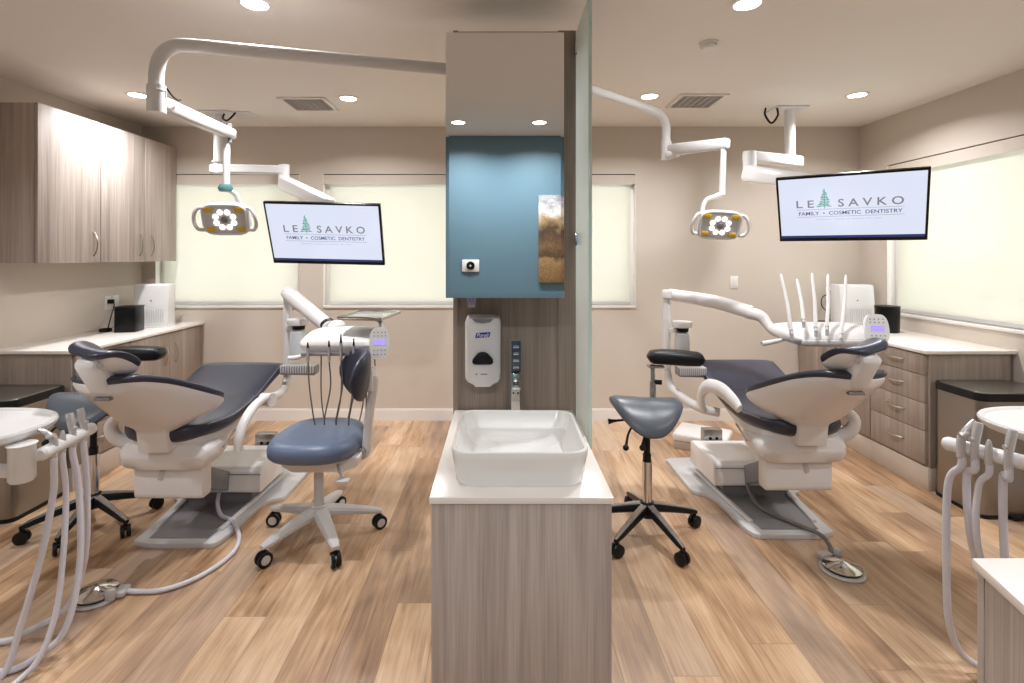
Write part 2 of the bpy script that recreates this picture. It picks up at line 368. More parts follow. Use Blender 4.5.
def window(i, a, b, z0, z1, right=False):
    """frame and glass in the opening; built along X at the back wall, turned for the right wall"""
    o = bpy.data.objects.new('window_%d' % i, None); COL.objects.link(o); o['kind'] = 'structure'
    Wd = b-a
    if right: o.location = (XR, a, 0); o.rotation_euler = (0, 0, PI/2)   # local X -> world Y, local Y -> world -X
    else: o.location = (a, YB, 0)
    s = -1 if right else 1
    def bx(m, x0, x1, y0, y1, zz0, zz1): m.box(x0, x1, min(s*y0, s*y1), max(s*y0, s*y1), zz0, zz1, .003)
    f = MB()
    bx(f, 0, .05, .07, .13, z0, z1); bx(f, Wd-.05, Wd, .07, .13, z0, z1); bx(f, .05, Wd-.05, .07, .13, z0, z0+.05); bx(f, .05, Wd-.05, .07, .13, z1-.05, z1)
    obj('window_frame', f, 'trim', o)
    g = MB(); bx(g, .05, Wd-.05, .098, .102, z0+.05, z1-.05); obj('glass', g, 'pane', o)
    r = MB(); bx(r, 0, .004, 0, .07, z0, z1); bx(r, Wd-.004, Wd, 0, .07, z0, z1); bx(r, .004, Wd-.004, -.012, .07, z0-.018, z0+.004)
    obj('sill', r, 'trim', o)
    return o
def blind(a, b, z0, z1, label, right=False, gap=(.045, .02), group='roller blinds drawn over the windows'):
    t = thing('roller_blind', label, 'window blind', (XR, a, 0) if right else (a, YB, 0), PI/2 if right else 0, group)
    s = -1 if right else 1; Wd = b-a
    def bx(m, x0, x1, y0, y1, zz0, zz1): m.box(x0, x1, min(s*y0, s*y1), max(s*y0, s*y1), zz0, zz1)
    m = MB(); bx(m, .006, Wd-.006, .004, .012, z1-.095, z1-.008); obj('fascia', m, 'wall', t)
    m = MB(); bx(m, .006, Wd-.006, .014, .024, z1-.008, z1-.001); obj('gap_shade_strip', m, 'black', t, 'thin black strip standing in for shade in the gap above the fascia')  # black strip drawn as the shade in the gap over the fascia
    m = MB(); bx(m, gap[0], Wd-gap[1], .040, .0415, z0+.035, z1-.02); obj('fabric', m, 'blind', t)
    m = MB(); bx(m, gap[0], Wd-gap[1], .033, .048, z0+.012, z0+.038); obj('hem_bar', m, 'lgrey', t)
lab = ['pale roller blind beside the wall cabinets, behind the left ceiling light arm', 'pale roller blind just left of the central mirror column, behind the left screen', 'narrow strip of pale roller blind seen just right of the frosted glass']
for i, (a, b) in enumerate(BW):
    window(i+1, a, b, WZ0, WZ1); blind(a, b, WZ0, WZ1, lab[i], gap=(.05, .02) if i < 2 else (.03, .04))
window(4, RW[0], RW[1], RZ0, RZ1, True)
blind(RW[0], RW[1], RZ0, RZ1, 'wide pale roller blind on the side wall above the right worktop', True, gap=(.02, .075))
# outside: paving, a hedge and the added eave that the sheer blinds let through
struct('ground_outside', MB().box(-30, 30, YB+.3, 40, -.6, -.5).box(XR+.3, 30, -20, YB+.3, -.6, -.5), 'ground')
struct('added_eave', MB().box(XL-.5, XR+1.3, YB+.16, YB+1.1, H-.02, H+.1).box(XR+.16, XR+1.1, -2, YB+.16, H-.02, H+.1), 'eave')  # unseen overhang added to tint the tops of the blinds cream

# recessed ceiling lights, vents, detector
DL = [(-2.67, 3.83, 'small recessed ceiling light above the left wall cabinets', 'left'), (-1.14, 3.91, 'recessed ceiling light between left vent and mirror column', ''),
      (1.11, 3.86, 'recessed ceiling light just left of the right ceiling vent', ''), (2.63, 3.83, 'recessed ceiling light above the right screen', ''),
      (-1.15, 2.44, 'recessed ceiling light nearest the camera on the left side', ''), (1.16, 2.44, 'recessed ceiling light nearest the camera on the right side', ''),
      (-.37, -.5, 'recessed ceiling light mirrored at the left of the mirror door', ''), (.35, -.5, 'recessed ceiling light mirrored at the right of the mirror door', ''),
      (-2.67, 1.0, 'added unseen ceiling light filling the left side near the camera', ''), (2.63, 1.0, 'added unseen ceiling light filling the right side near the camera', '')]  # this last pair is out of view, added as soft fill
for x, y, l, _ in DL:
    t = thing('ceiling_light', l, 'ceiling light', (x, y, H), 0, 'recessed round ceiling lights')
    obj('trim_ring', MB().lathe([(.058, 0), (.078, 0), (.080, -.003), (.074, -.006), (.060, -.006), (.058, -.002)]), 'trim', t)
    obj('lens', MB().lathe([(.0, -.001), (.058, -.001), (.058, -.004), (.0, -.006)]), 'down', t)
    lo = down_lamp(x, y); lo.parent = t; lo.location = (0, 0, -.014)
for x, y, l in ((-1.49, 4.06, 'white square ceiling vent beside the left ceiling light'), (1.50, 3.98, 'white square ceiling vent on the right half of the ceiling')):
    t = thing('ceiling_vent', l, 'vent', (x, y, H), 0, 'square louvred ceiling vents')
    m = MB(); s = .18
    for a in ((-s, s, -s, -s+.03), (-s, s, s-.03, s), (-s, -s+.03, -s+.03, s-.03), (s-.03, s, -s+.03, s-.03)): m.box(a[0], a[1], a[2], a[3], -.012, 0, .003)
    obj('frame', m, 'trim', t)
    m = MB().box(-s+.03, s-.03, -s+.03, s-.03, -.002, 0); obj('backing', m, 'lgrey', t)
    m = MB()
    for k in range(11): yy = -.135+k*.027; m.box(-.15, .15, yy-.008, yy+.008, -.0085, -.0065, rot=RX(.6))
    for k in range(5): xx = -.1+k*.05; m.box(xx-.002, xx+.002, -.15, .15, -.010, -.003)
    obj('louvre', m, 'trim', t)
t = thing('smoke_detector', 'small white round smoke detector on the right ceiling', 'smoke detector', (1.16, 2.89, H))
obj('base', MB().lathe([(0, 0), (.052, 0), (.052, -.01), (0, -.01)]), 'trim', t)
obj('cap', MB().lathe([(.044, -.01), (.044, -.026), (.036, -.036), (0, -.038)]), 'trim', t)

# ================================================================== CENTRAL COLUMN, MIRROR CABINET, VANITY
CX0, CX1 = -.212, .343
t = thing('wood_column', 'tall taupe wood-clad column behind the white basin', 'column', (0, 2.35, 0))
obj('back_panel', MB().box(CX0+.012, .262, 2.362, 2.66, .0, 2.535), 'wood2', t, world=True)
obj('side_panel', MB().box(CX0, CX0+.022, 2.35, 2.66, 0, 2.535, .001), 'wood2', t, world=True)
obj('side_panel', MB().box(.262, CX1, 2.35, 2.66, 0, 2.535, .001), 'wood2', t, world=True)
MY = 2.06
t = thing('mirror_cabinet', 'tall mirror-fronted cabinet hung on the wood column', 'mirror cabinet', (0, 2.36, 1.35))
obj('body', MB().box(CX0, .251, MY+.02, 2.362, 1.352, 2.40, .001), 'wood2', t, world=True)
m = bmesh.new(); bv = .013
def ringz(y, i): return [(CX0-.003+i, y, 1.350+i), (.254-i, y, 1.350+i), (.254-i, y, 2.402-i), (CX0-.003+i, y, 2.402-i)]
mb = MB(); R0 = ringz(MY+.019, 0); R1 = ringz(MY+.0007, 0); R2 = ringz(MY, bv)
mb._add(R0+R1+R2, [(3, 2, 1, 0)]+[(i, (i+1) % 4, 4+(i+1) % 4, 4+i) for i in range(4)]+[(4+i, 4+(i+1) % 4, 8+(i+1) % 4, 8+i) for i in range(4)]+[(8, 9, 10, 11)])
obj('mirror_door', mb, 'mirror', t, 'bevelled mirror door reflecting a blue wall', world=True, flat=True)
t = thing('glass_partition', 'tall frosted glass screen standing right of the mirror column', 'glass screen', (.352, 2.18, 0))
obj('glass_sheet', MB().box(.346, .358, 2.03, 2.42, .0, 2.535, .001), 'frost', t, world=True)
obj('polished_edge', MB().box(.3455, .3585, 2.026, 2.031, .0, 2.535, .0005), 'edge', t, 'pale green polished front edge', world=True)
for z in (.75, 1.59, 2.45): obj('hinge', MB().box(.338, .366, 2.335, 2.352, z-.028, z+.028, .002), 'chrome', t, 'small chrome clip', world=True)

VT = .82
t = thing('vanity_cabinet', 'greige wood vanity cabinet carrying the white basin', 'cabinet', (.06, 1.9, 0))
obj('body', MB().box(-.195, .321, 1.522, 2.35, .0, VT-.02, .0015), 'wood', t, world=True)
obj('front_panel', MB().box(-.199, .3235, 1.506, 1.524, .0, VT-.021, .001), 'wood', t, world=True)
tag(obj('vanity_countertop', MB().box(-.205, .329, 1.50, 2.35, VT-.02, VT, .0025), 'quartz'), 'white quartz top under the square vessel basin', 'countertop')
# vessel basin: outer flared body, inner bowl
def rr(cx, cy, hx, hy, r, z, n=8):
    out = []
    for sx, sy, a0 in ((1, 1, 0), (-1, 1, PI/2), (-1, -1, PI), (1, -1, 1.5*PI)):
        for k in range(n): a = a0+PI/2*k/(n-1); out.append(Vector((cx+sx*(hx-r)+r*math.cos(a), cy+sy*(hy-r)+r*math.sin(a), z)))
    return out
mb = MB(); cx, cy = .061, 1.765; ZR = .93
mb.loft([rr(cx, cy, .188, .195, .05, VT), rr(cx, cy, .197, .204, .052, VT+.012), rr(cx, cy, .208, .216, .056, ZR-.02), rr(cx, cy, .210, .218, .058, ZR-.004), rr(cx, cy, .208, .216, .056, ZR),
         rr(cx, cy, .199, .207, .052, ZR), rr(cx, cy, .196, .204, .05, ZR-.004), rr(cx, cy, .188, .196, .05, ZR-.06), rr(cx, cy, .16, .168, .05, VT+.022), rr(cx, cy, .05, .05, .045, VT+.016)], cap=True)
t = thing('vessel_sink', 'white rounded-square ceramic basin on the vanity top', 'sink', (cx, cy, VT))
obj('basin', mb, 'ceramic', t, world=True)
obj('drain', MB().lathe([(0, VT+.0165), (.022, VT+.0165), (.024, VT+.0195), (.016, VT+.022), (0, VT+.022)], (cx, cy, 0)), 'chrome', t, world=True)
# tall faucet
t = thing('tall_faucet', 'tall slim chrome faucet standing behind the basin', 'faucet', (.066, 2.21, VT))
obj('base_plate', MB().lathe([(0, 0), (.026, 0), (.026, .006), (0, .008)]), 'chrome', t)
obj('post', MB().box(-.019, .019, -.019, .019, .006, .20, .004), 'chrome', t)
obj('spout', MB().box(-.017, .017, -.13, .017, .155, .178, .004), 'chrome', t)
obj('back_plate', MB().box(-.024, .026, .016, .026, .01, .335, .002), 'grey', t)
obj('display_panel', MB().box(-.017, .022, -.004, .018, .205, .332, .002), 'faceglass', t, 'dark blue glossy panel at the top of the faucet')
m = MB()
for k in range(4): m.box(-.010, .015, -.0052, -.0040, .218+k*.029, .229+k*.029, .0004)
obj('indicator', m, 'alu', t)
m = MB(); m.cyl((-.010, -.0200, .118), (-.010, -.018, .118), .004); m.cyl((.010, -.0200, .118), (.010, -.018, .118), .004); obj('sensor', m, 'black', t)
# sanitiser dispenser
DX, DY = -.075, 2.362
t = thing('sanitizer_dispenser', 'white wall-mounted hand sanitiser dispenser on the wood column', 'soap dispenser', (DX, DY, 1.1))
def sh(y, k, z0, z1, bz): # outline of the dispenser front
    w = .079*k
    return [Vector((DX+x*w, DY+y, z)) for x, z in ((-.9, z1-.004), (-1, z1-.03), (-1, z0+.07), (-.98, z0+.036), (-.86, z0+.022), (-.55, z0+.010), (-.42, z0), (.42, z0), (.55, z0+.010), (.86, z0+.022), (.98, z0+.036), (1, z0+.07), (1, z1-.03), (.9, z1-.004), (.7, z1), (-.7, z1))]
obj('housing', MB().loft([sh(-.002, 1, .938, 1.252, 0), sh(-.07, 1, .938, 1.252, 0), sh(-.088, .95, .944, 1.246, 0), sh(-.094, .84, .955, 1.232, 0)]), 'white', t, world=True, ang=30)
mb = MB(); mb.prism([(-.045, 1.240), (.045, 1.240), (.033, 1.228), (0, 1.223), (-.033, 1.228)], -.10, -.088, 'y'); mb.xf(Matrix.Translation((DX, DY, 0)))
obj('latch', mb, 'grey', t, 'dark grey latch at the top', world=True)
mb = MB(); mb.prism([(-.046, 1.052), (-.044, 1.066), (-.022, 1.092), (-.008, 1.098), (.008, 1.098), (.022, 1.092), (.044, 1.066), (.046, 1.052), (.036, 1.044), (-.036, 1.044)], -.108, -.09, 'y', .003); mb.xf(Matrix.Translation((DX, DY, 0)))
obj('push_button', mb, 'black', t, 'black rounded triangular push button', world=True)
mb = MB(); mb.prism([(-.034, 1.158), (.028, 1.162), (.034, 1.184), (-.028, 1.180)], -.0955, -.0935, 'y'); mb.xf(Matrix.Translation((DX, DY, 0)))
lg = obj('logo', mb, 'purell', t, 'small blue logo', world=True)
text('logo_lettering', 'Purell', 'whiteink', lg, .052, 0, 1.171-1.1, -.0966, shear=.25, bold=.01)
mb = MB(); mb.cyl((-.028, -.0945, 1.0), (-.028, -.0935, 1.0), .004); mb.box(-.01, .02, -.0945, -.0935, .998, 1.002); mb.xf(Matrix.Translation((DX, DY, 0)))
obj('mark', mb, 'key', t, world=True)
t = thing('paper_tag', 'tiny white tag with purple chevrons under the mirror cabinet', 'tag', (-.13, 2.36, 1.3))
obj('card', MB().prism([(-.024, .045), (.024, .045), (.017, -.018), (-.015, -.018)], -.002, .002, 'y'), 'white', t)
m = MB()
for k in (-1, 0, 1): m.tube([(k*.013-.006, -.003, .03), (k*.010, -.003, -.008), (k*.013+.006, -.003, .03)], .0016, 5)
obj('chevron', m, 'purple', t)
# things on the blue wall, seen in the mirror
t = thing('wall_picture', 'sepia landscape photograph on the blue wall, seen in the mirror', 'picture', (.72, YF, 1.25))
obj('print', MB().box(-.34, .34, .002, .03, 0, .86, .002), 'pic', t)
t = thing('thermostat', 'white wall thermostat with black round dial, seen in the mirror', 'thermostat', (-.29, YF, 1.415))
obj('plate', MB().box(-.085, .085, .001, .016, -.06, .06, .005), 'white', t)
obj('dial', MB().lathe([(0, .034), (.036, .034), (.041, .028), (.041, .015), (0, .015)], rot=RX(-PI/2)), 'blackg', t)
obj('dial_face', MB().lathe([(0, .0358), (.009, .0358), (.009, .0345), (0, .0345)], rot=RX(-PI/2)), 'lgrey', t)

# ================================================================== SIDE CABINETS
def arc_handle(mb, p, L, axis, out):
    """arched bar pull centred at p, length L along axis, standing off along out"""
    p = Vector(p); a = Vector(axis); o = Vector(out)
    mb.tube([p-a*L/2, p-a*L*.46+o*.012, p-a*L*.25+o*.026, p+o*.031, p+a*L*.25+o*.026, p+a*L*.46+o*.012, p+a*L/2], [.004, .005, .0055, .006, .0055, .005, .004], 8, 18); return mb
def side_cabs(s):
    """s=-1 left wall, s=+1 right wall"""
    side = 'left' if s < 0 else 'right'; wall = XL if s < 0 else XR; xf_ = -2.735 if s < 0 else 2.74
    def bx(m, d0, d1, y0, y1, z0, z1, b=0.001): # d = distance from the cabinet face toward the wall
        a, c = xf_+s*d0, xf_+s*d1; m.box(min(a, c), max(a, c), y0, y1, z0, z1, b); return m
    D = abs(wall-xf_)
    t = thing('base_cabinet', 'taupe wood drawer cabinet nearest the %s steel bin' % side, 'cabinet', (xf_, 3.34, 0))
    obj('body', bx(MB(), .02, D-.03, 3.34, 3.848, .15, .884), 'wood2', t, world=True)
    obj('plinth', bx(MB(), .012, D-.03, 3.342, 3.848, 0, .15), 'plinth', t, world=True)
    zs = [.165, .382, .562, .742, .876]
    for i in range(4):
        d = obj('drawer', bx(MB(), 0, .02, 3.355, 3.845, zs[i]+.002, zs[i+1]-.002), 'wood2', t, world=True)
        obj('handle', arc_handle(MB(), (xf_, 3.60, (zs[i]+zs[i+1])/2+.01), .15, (0, 1, 0), (-s, 0, 0)), 'nickel', d, world=True)
    t = thing('base_cabinet', 'two-door taupe wood base cabinet in the %s back corner' % side, 'cabinet', (xf_, 3.85, 0))
    obj('body', bx(MB(), .02, D-.03, 3.85, YB-.002, .15, .884), 'wood2', t, world=True)
    obj('plinth', bx(MB(), .012, D-.03, 3.85, YB-.016, 0, .15), 'plinth', t, world=True)
    for y0, y1, hy in ((3.853, 4.308, 4.24), (4.312, 4.76, 4.38)):
        d = obj('door', bx(MB(), 0, .02, y0, y1, .165, .876), 'wood2', t, world=True)
        obj('handle', arc_handle(MB(), (xf_, hy, .70), .16, (0, 0, 1), (-s, 0, 0)), 'nickel', d, world=True)
    a, c = xf_-s*.018, wall
    tag(obj('worktop', MB().box(min(a, c), max(a, c), 3.325, YB, .884, .906, .003), 'quartz'), 'white worktop along the %s wall' % side, 'countertop')
side_cabs(-1); side_cabs(1)
# wall cabinets, left
for y0, y1, doors, l in ((3.34, 3.868, [(3.342, 3.866, 3.80)], 'single-door wood wall cabinet, nearer of the pair on the left wall'),
                         (3.87, 4.775, [(3.873, 4.352, 4.285), (4.356, 4.773, 4.425)], 'two-door wood wall cabinet beside the left window blind')):
    t = thing('wall_cabinet', l, 'cabinet', (XL, y0, 1.465))
    obj('body', MB().box(XL, -2.992, y0, y1, 1.468, 2.50, .001), 'wood', t, world=True)
    for a, b, hy in doors:
        d = obj('door', MB().box(-2.99, -2.97, a, b, 1.465, 2.502, .0015), 'wood', t, world=True)
        obj('handle', arc_handle(MB(), (-2.97, hy, 1.60), .17, (0, 0, 1), (1, 0, 0)), 'nickel', d, world=True)

# steel bins
for s in (-1, 1):
    t = thing('pedal_bin', 'brushed steel rectangular bin with black lid rim, %s' % ('beside the left drawers' if s < 0 else 'against the right drawer cabinet'), 'trash bin', (s*3.01, 3.1, 0))
    x0, x1, y0, y1 = -.245, .24, -.12, .135
    if s < 0: x0, x1 = -.24, .245
    y1 = .225; y0 = -.11 if s > 0 else -.16; zb = .0 if s > 0 else -.03; cx, cy, hx, hy = (x0+x1)/2, (y0+y1)/2, (x1-x0)/2, (y1-y0)/2
    obj('body', MB().loft([rr(cx, cy, hx, hy, .05, .02), rr(cx, cy, hx, hy, .05, .675+zb)]), 'steel', t)
    obj('base', MB().loft([rr(cx, cy, hx+.003, hy+.003, .05, 0), rr(cx, cy, hx+.003, hy+.003, .05, .022)]), 'black', t)
    ld = obj('lid', MB().loft([rr(cx, cy, hx+.005, hy+.003, .055, .675+zb), rr(cx, cy, hx+.007, hy+.004, .057, .705+zb), rr(cx, cy, hx+.004, hy+.003, .055, .72+zb), rr(cx, cy, hx-.006, hy-.006, .05, .7215+zb)]), 'black', t, 'black lid rim')
    obj('lid_top', MB().loft([rr(cx, cy, hx-.007, hy-.007, .049, .7212+zb), rr(cx, cy, hx-.009, hy-.009, .048, .724+zb)]), 'steel', ld, 'steel lid top')
    obj('pedal', MB().box(-.09, .09, y0-.035, y0+.01, .012, .026, .005), 'black', t)

# counter-top things
def purifier(x, y, w, d, h, rz, label):
    t = thing('air_purifier', label, 'air purifier', (x, y, .906), rz)
    m = MB(); prof = [(-d/2, 0), (-d/2-.012, .02), (-d/2-.006, h*.5), (-d/2+.012, h-.01), (-d/2+.025, h), (d/2, h), (d/2, 0)]
    m.prism(prof, -w/2, w/2, 'x', .006); obj('body', m, 'white', t)
    m = MB()
    for k in range(12): xx = -w*.36+k*w*.72/11; m.box(xx-.003, xx+.003, -d/2-.014, -d/2+.004, h*.10, h*.42, .001)
    obj('grille', m, 'lgrey', t)
    obj('display_dot', MB().cyl((0, -d/2-.006, h*.62), (0, -d/2+.01, h*.62), .006), 'key', t)
    obj('foot_plate', MB().box(-w/2-.006, w/2+.006, -d/2-.02, d/2, 0, .012, .003), 'white', t)
purifier(-2.985, 4.5, .26, .17, .365, .25, 'white boxy air purifier on the left worktop')
purifier(3.10, 4.58, .29, .15, .355, -.05, 'white boxy air purifier on the right worktop')
def canister(x, y, label, sq):
    t = thing('black_canister', label, 'container', (x, y, .906), .2)
    if sq:
        obj('body', MB().box(-.075, .075, -.08, .08, 0, .195, .008), 'blackg', t)
        obj('cover', MB().box(-.077, .077, -.082, .082, .195, .205, .003), 'black', t)
    else:
        obj('body', MB().lathe([(0, 0), (.078, 0), (.082, .01), (.085, .195), (0, .195)]), 'blackg', t)
        obj('cover', MB().lathe([(0, .195), (.086, .195), (.086, .208), (.06, .212), (0, .212)]), 'black', t)
canister(-2.985, 4.19, 'black square box in front of the left air purifier', True)
canister(3.09, 4.15, 'black round canister beside the right window blind', False)
def outlet(name, label, cat, loc, rz, cord=None, gang=1):
    t = thing(name, label, cat, loc, rz)
    for g in range(gang):
        obj('cover_plate', MB().box(-.036+g*.085, .036+g*.085, -.006, 0, -.057, .057, .002), 'trim', t)
        obj('socket' if cat == 'outlet' else 'rocker', MB().box(-.017+g*.085, .017+g*.085, -.009, -.005, -.034, .034, .002), 'white', t)
    return t
outlet('light_switch', 'white light switch on the back wall left of the right screen', 'light switch', (2.15, YB, 1.27), 0)
outlet('wall_outlet', 'double wall outlet above the left worktop with a black plug', 'outlet', (XL, 4.36, 1.12), -PI/2+PI, None, 2)
outlet('wall_outlet', 'wall outlet on the back wall behind the right delivery unit', 'outlet', (3.03, YB, 1.17), 0, None, 1)
def plug_cord(label, pts, plug):
    t = thing('power_cord', label, 'cord', pts[0])
    obj('plug', MB().box(plug[0]-.02, plug[0]+.02, plug[1]-.018, plug[1]+.018, plug[2]-.018, plug[2]+.018, .006), 'black', t, world=True)
    obj('cable', MB().tube(pts, .0045, 7, 30), 'black', t, world=True)
    e = pts[-1]; obj('adapter', MB().box(e[0]-.05, e[0]+.02, e[1]-.03, e[1]+.03, .906, .935, .008), 'black', t, world=True)
plug_cord('black power cord plugged in above the left worktop', [(-3.25, 4.36, 1.13), (-3.22, 4.34, 1.10), (-3.20, 4.28, 1.02), (-3.16, 4.2, .95), (-3.14, 4.16, .92)], (-3.262, 4.36, 1.13))
plug_cord('black power cord looping down to the right worktop', [(3.02, 4.74, 1.17), (2.93, 4.72, 1.14), (2.91, 4.70, 1.06), (2.97, 4.68, .98), (2.95, 4.66, .93), (2.90, 4.64, .92)], (3.03, 4.752, 1.18))

# ================================================================== DENTAL CHAIRS
def dental_chair(x0, y0, s, label):
    """origin on the floor under the head end of the base plate; +Y runs to the feet, s=+1 when the room centre lies to +X"""
    t = thing('dental_chair', label, 'dental chair', (x0, y0, 0))
    X = lambda v: s*v
    # base plate
    out = cr([(-.225, .03), (-.12, 0), (.12, 0), (.225, .03), (.245, .30), (.27, .46), (.35, .52), (.36, .60), (.36, .95), (.33, 1.04), (0, 1.06), (-.30, 1.04), (-.33, .95), (-.33, .60), (-.32, .52), (-.27, .47), (-.245, .30), (-.225, .03)], 90)[:-1]
    out = [(X(a), b) for a, b in out]
    obj('base_plate', MB().prism(out, 0, .028, 'z', .008), 'lgrey', t)
    obj('floor_mat', MB().prism([(-.155, .045), (.155, .045), (.185, .30), (.20, .52), (-.20, .52), (-.185, .30)], .028, .033, 'z', .003), 'grey', t, 'dark grey ribbed inset of the base plate')
    for q in (-1, 1):
        obj('guide_rail', MB().tube([(q*.175, .12, .034), (q*.19, .25, .036), (q*.215, .5, .045), (q*.24, .8, .05)], .016, 8, 14, flat=.7), 'lgrey', t)
    # pump hood
    m = MB(); m.prism([(.38, .115), (.375, .135), (.385, .235), (.41, .258), (.74, .262), (.78, .25), (.78, .105)], -.265, .275, 'x', .010); m.xf(Matrix.Scale(s, 4, (1, 0, 0)))
    hd = obj('pump_hood', m, 'shell', t)
    obj('hood_seam', MB().box(-.268, .278, .376, .380, .222, .226), 'grey', hd)
    obj('pump_pedestal', MB().prism([(.44, .02), (.44, .11), (.80, .11), (.84, .02)], -.20, .20, 'x', .006), 'grey', t)
    jp = obj('junction_panel', MB().box(X(.10)-.065, X(.10)+.065, .82, .88, .03, .31, .004), 'alu', t)
    obj('port', MB().cyl((X(.10)-.02, .815, .25), (X(.10)-.02, .825, .25), .010, n=12).cyl((X(.10)+.025, .815, .25), (X(.10)+.025, .825, .25), .010, n=12), 'black', jp)
    # lift arm, gearbox
    m = MB()
    for q in (-1, 1): m.prism([(.06, .29), (.40, .12), (.48, .13), (.46, .20), (.10, .40)], q*.07-.02, q*.07+.02, 'x', .006)
    m.prism([(.08, .30), (.42, .125), (.42, .16), (.12, .38)], -.06, .06, 'x', .004)
    obj('lift_arm', m, 'grey', t)
    gb = MB(); gb.prism([(-.045, .295), (-.035, .275), (.035, .275), (.045, .295), (.045, .43), (.035, .445), (-.045, .445)], -.175, .175, 'x', .010)
    obj('gearbox_cover', gb, 'shell', t)
    obj('gearbox_lever', MB().box(X(-.03)-.012, X(-.03)+.012, -.052, -.044, .375, .44, .003, rot=RY(.3*s)), 'lgrey', t)
    # seat casting
    m = MB(); m.pad([(-.11, .51, .225, .07, .075, 0), (.0, .51, .228, .075, .08, 0), (.10, .515, .222, .075, .072, 0), (.20, .53, .19, .07, .06, 0)], 14, 30, .05, .35)
    sc = obj('seat_casting', m, 'shell', t)
    obj('slot', MB().box(min(X(.238), X(.247)), max(X(.238), X(.247)), .02, .16, .540, .546, rot=RX(.35)), 'grey', sc)
    # under-seat shell
    obj('seat_shell', MB().pad([(-.10, .595, .17, .03, .05, 0), (.06, .58, .215, .03, .07, 0), (.24, .60, .225, .03, .075, 0), (.44, .65, .215, .03, .06, 0), (.60, .70, .19, .02, .03, 0)], 20, 26, .05, .45), 'shell', t)
    # seat + leg cushion
    st = obj('seat_cushion', MB().pad([(-.15, .640, .14, .035, .040, .02), (-.06, .628, .205, .035, .05, .02), (.12, .628, .252, .035, .056, .016), (.32, .662, .264, .035, .052, .008), (.52, .722, .265, .033, .035, .0), (.78, .796, .275, .030, .030, 0)], 34, 36, .045, .38), 'navy', t)
    for q in (-1, 1):
        obj('piping', MB().tube([(q*.205, -.05, .660), (q*.246, .12, .658), (q*.256, .32, .684), (q*.256, .52, .739), (q*.258, .72, .806)], .0035, 6, 26), 'dhose', st)
    obj('cross_seam', MB().tube([(-.255, .37, .702), (-.15, .36, .7065), (.15, .36, .7065), (.255, .37, .702)], .0028, 6, 16), 'black', st)
    # backrest
    spine = [(-.075, .655), (-.115, .695), (-.17, .74), (-.25, .805), (-.39, .915), (-.51, .995)]
    wd = [.085, .12, .19, .258, .205, .135]
    wing = (.01, .04, .11, .155, .075, .015); swp = (.0, .03, .12, .20, .06, .0)
    bc = obj('backrest_cushion', MB().pad([(y, z, w, .034, .018, wg, sw) for (y, z), w, wg, sw in zip(spine, wd, wing, swp)], 40, 44, .045, .5), 'navy', t)
    bs = obj('backrest_shell', MB().pad([(y+.008, z-.022, w*k, .006, d, wg, sw) for (y, z), w, d, wg, k, sw in zip(spine, wd, (.045, .05, .055, .055, .045, .028), wing, (.95, .96, .975, .98, .98, .97), swp)], 40, 44, .045, .6), 'shell', t, 'smooth ivory backrest shell')
    obj('support_bracket', MB().prism([(-.16, .555), (-.175, .66), (-.235, .735), (-.15, .75), (-.05, .68), (-.03, .555)], -.074, .074, 'x', .010), 'shell', t)
    # headrest and its linkage
    m = MB(); m.prism([(-.445, .90), (-.50, .935), (-.585, 1.065), (-.57, 1.095), (-.52, 1.10), (-.42, .985)], -.040, .040, 'x', .010)
    ar = obj('headrest_arm', m, 'shell', t)
    obj('release_grip', MB().box(-.036, .036, -.488, -.462, .900, .915, .005), 'grey', ar)
    obj('knob', MB().cyl((-.050, -.55, 1.068), (.050, -.55, 1.068), .015), 'lgrey', ar)
    hp = [(-.385, 1.035, .108, .024, .016, .02), (-.43, 1.070, .130, .028, .018, .035), (-.50, 1.108, .128, .028, .018, .035), (-.56, 1.125, .11, .026, .016, .015), (-.59, 1.118, .09, .024, .016, .0)]
    TW = Matrix.Translation((0, -.475, 1.078)) @ Matrix.Rotation(.16*s, 4, 'Y') @ Matrix.Rotation(-.30*s, 4, 'Z') @ Matrix.Scale(.92, 4) @ Matrix.Translation((0, .48, -1.09))
    hc = MB().pad(hp, 26, 34, .045, .6); hc.xf(TW)
    obj('headrest_cushion', hc, 'navy', t)
    hs_ = MB().pad([(y+.006, z-.018, w*.90, .006, d, wg) for (y, z, w, _, _, wg), d in zip(hp[:4], (.03, .046, .044, .02))], 18, 30, .04, .6); hs_.xf(TW)
    obj('headrest_shell', hs_, 'shell', t)
    # far-side arm bracket
    obj('arm_bracket', MB().tube([(X(-.19), -.02, .55), (X(-.245), -.07, .60), (X(-.255), -.09, .67), (X(-.215), -.08, .715)], [.026, .022, .02, .018], 12, 14, flat=1.5), 'shell', t)
    return t
ch1 = dental_chair(-1.69, 2.69, 1, 'navy and ivory reclined dental chair on the left, beside the wheeled stool')
ch2 = dental_chair(1.576, 2.78, -1, 'navy and ivory reclined dental chair on the right, below the right screen')

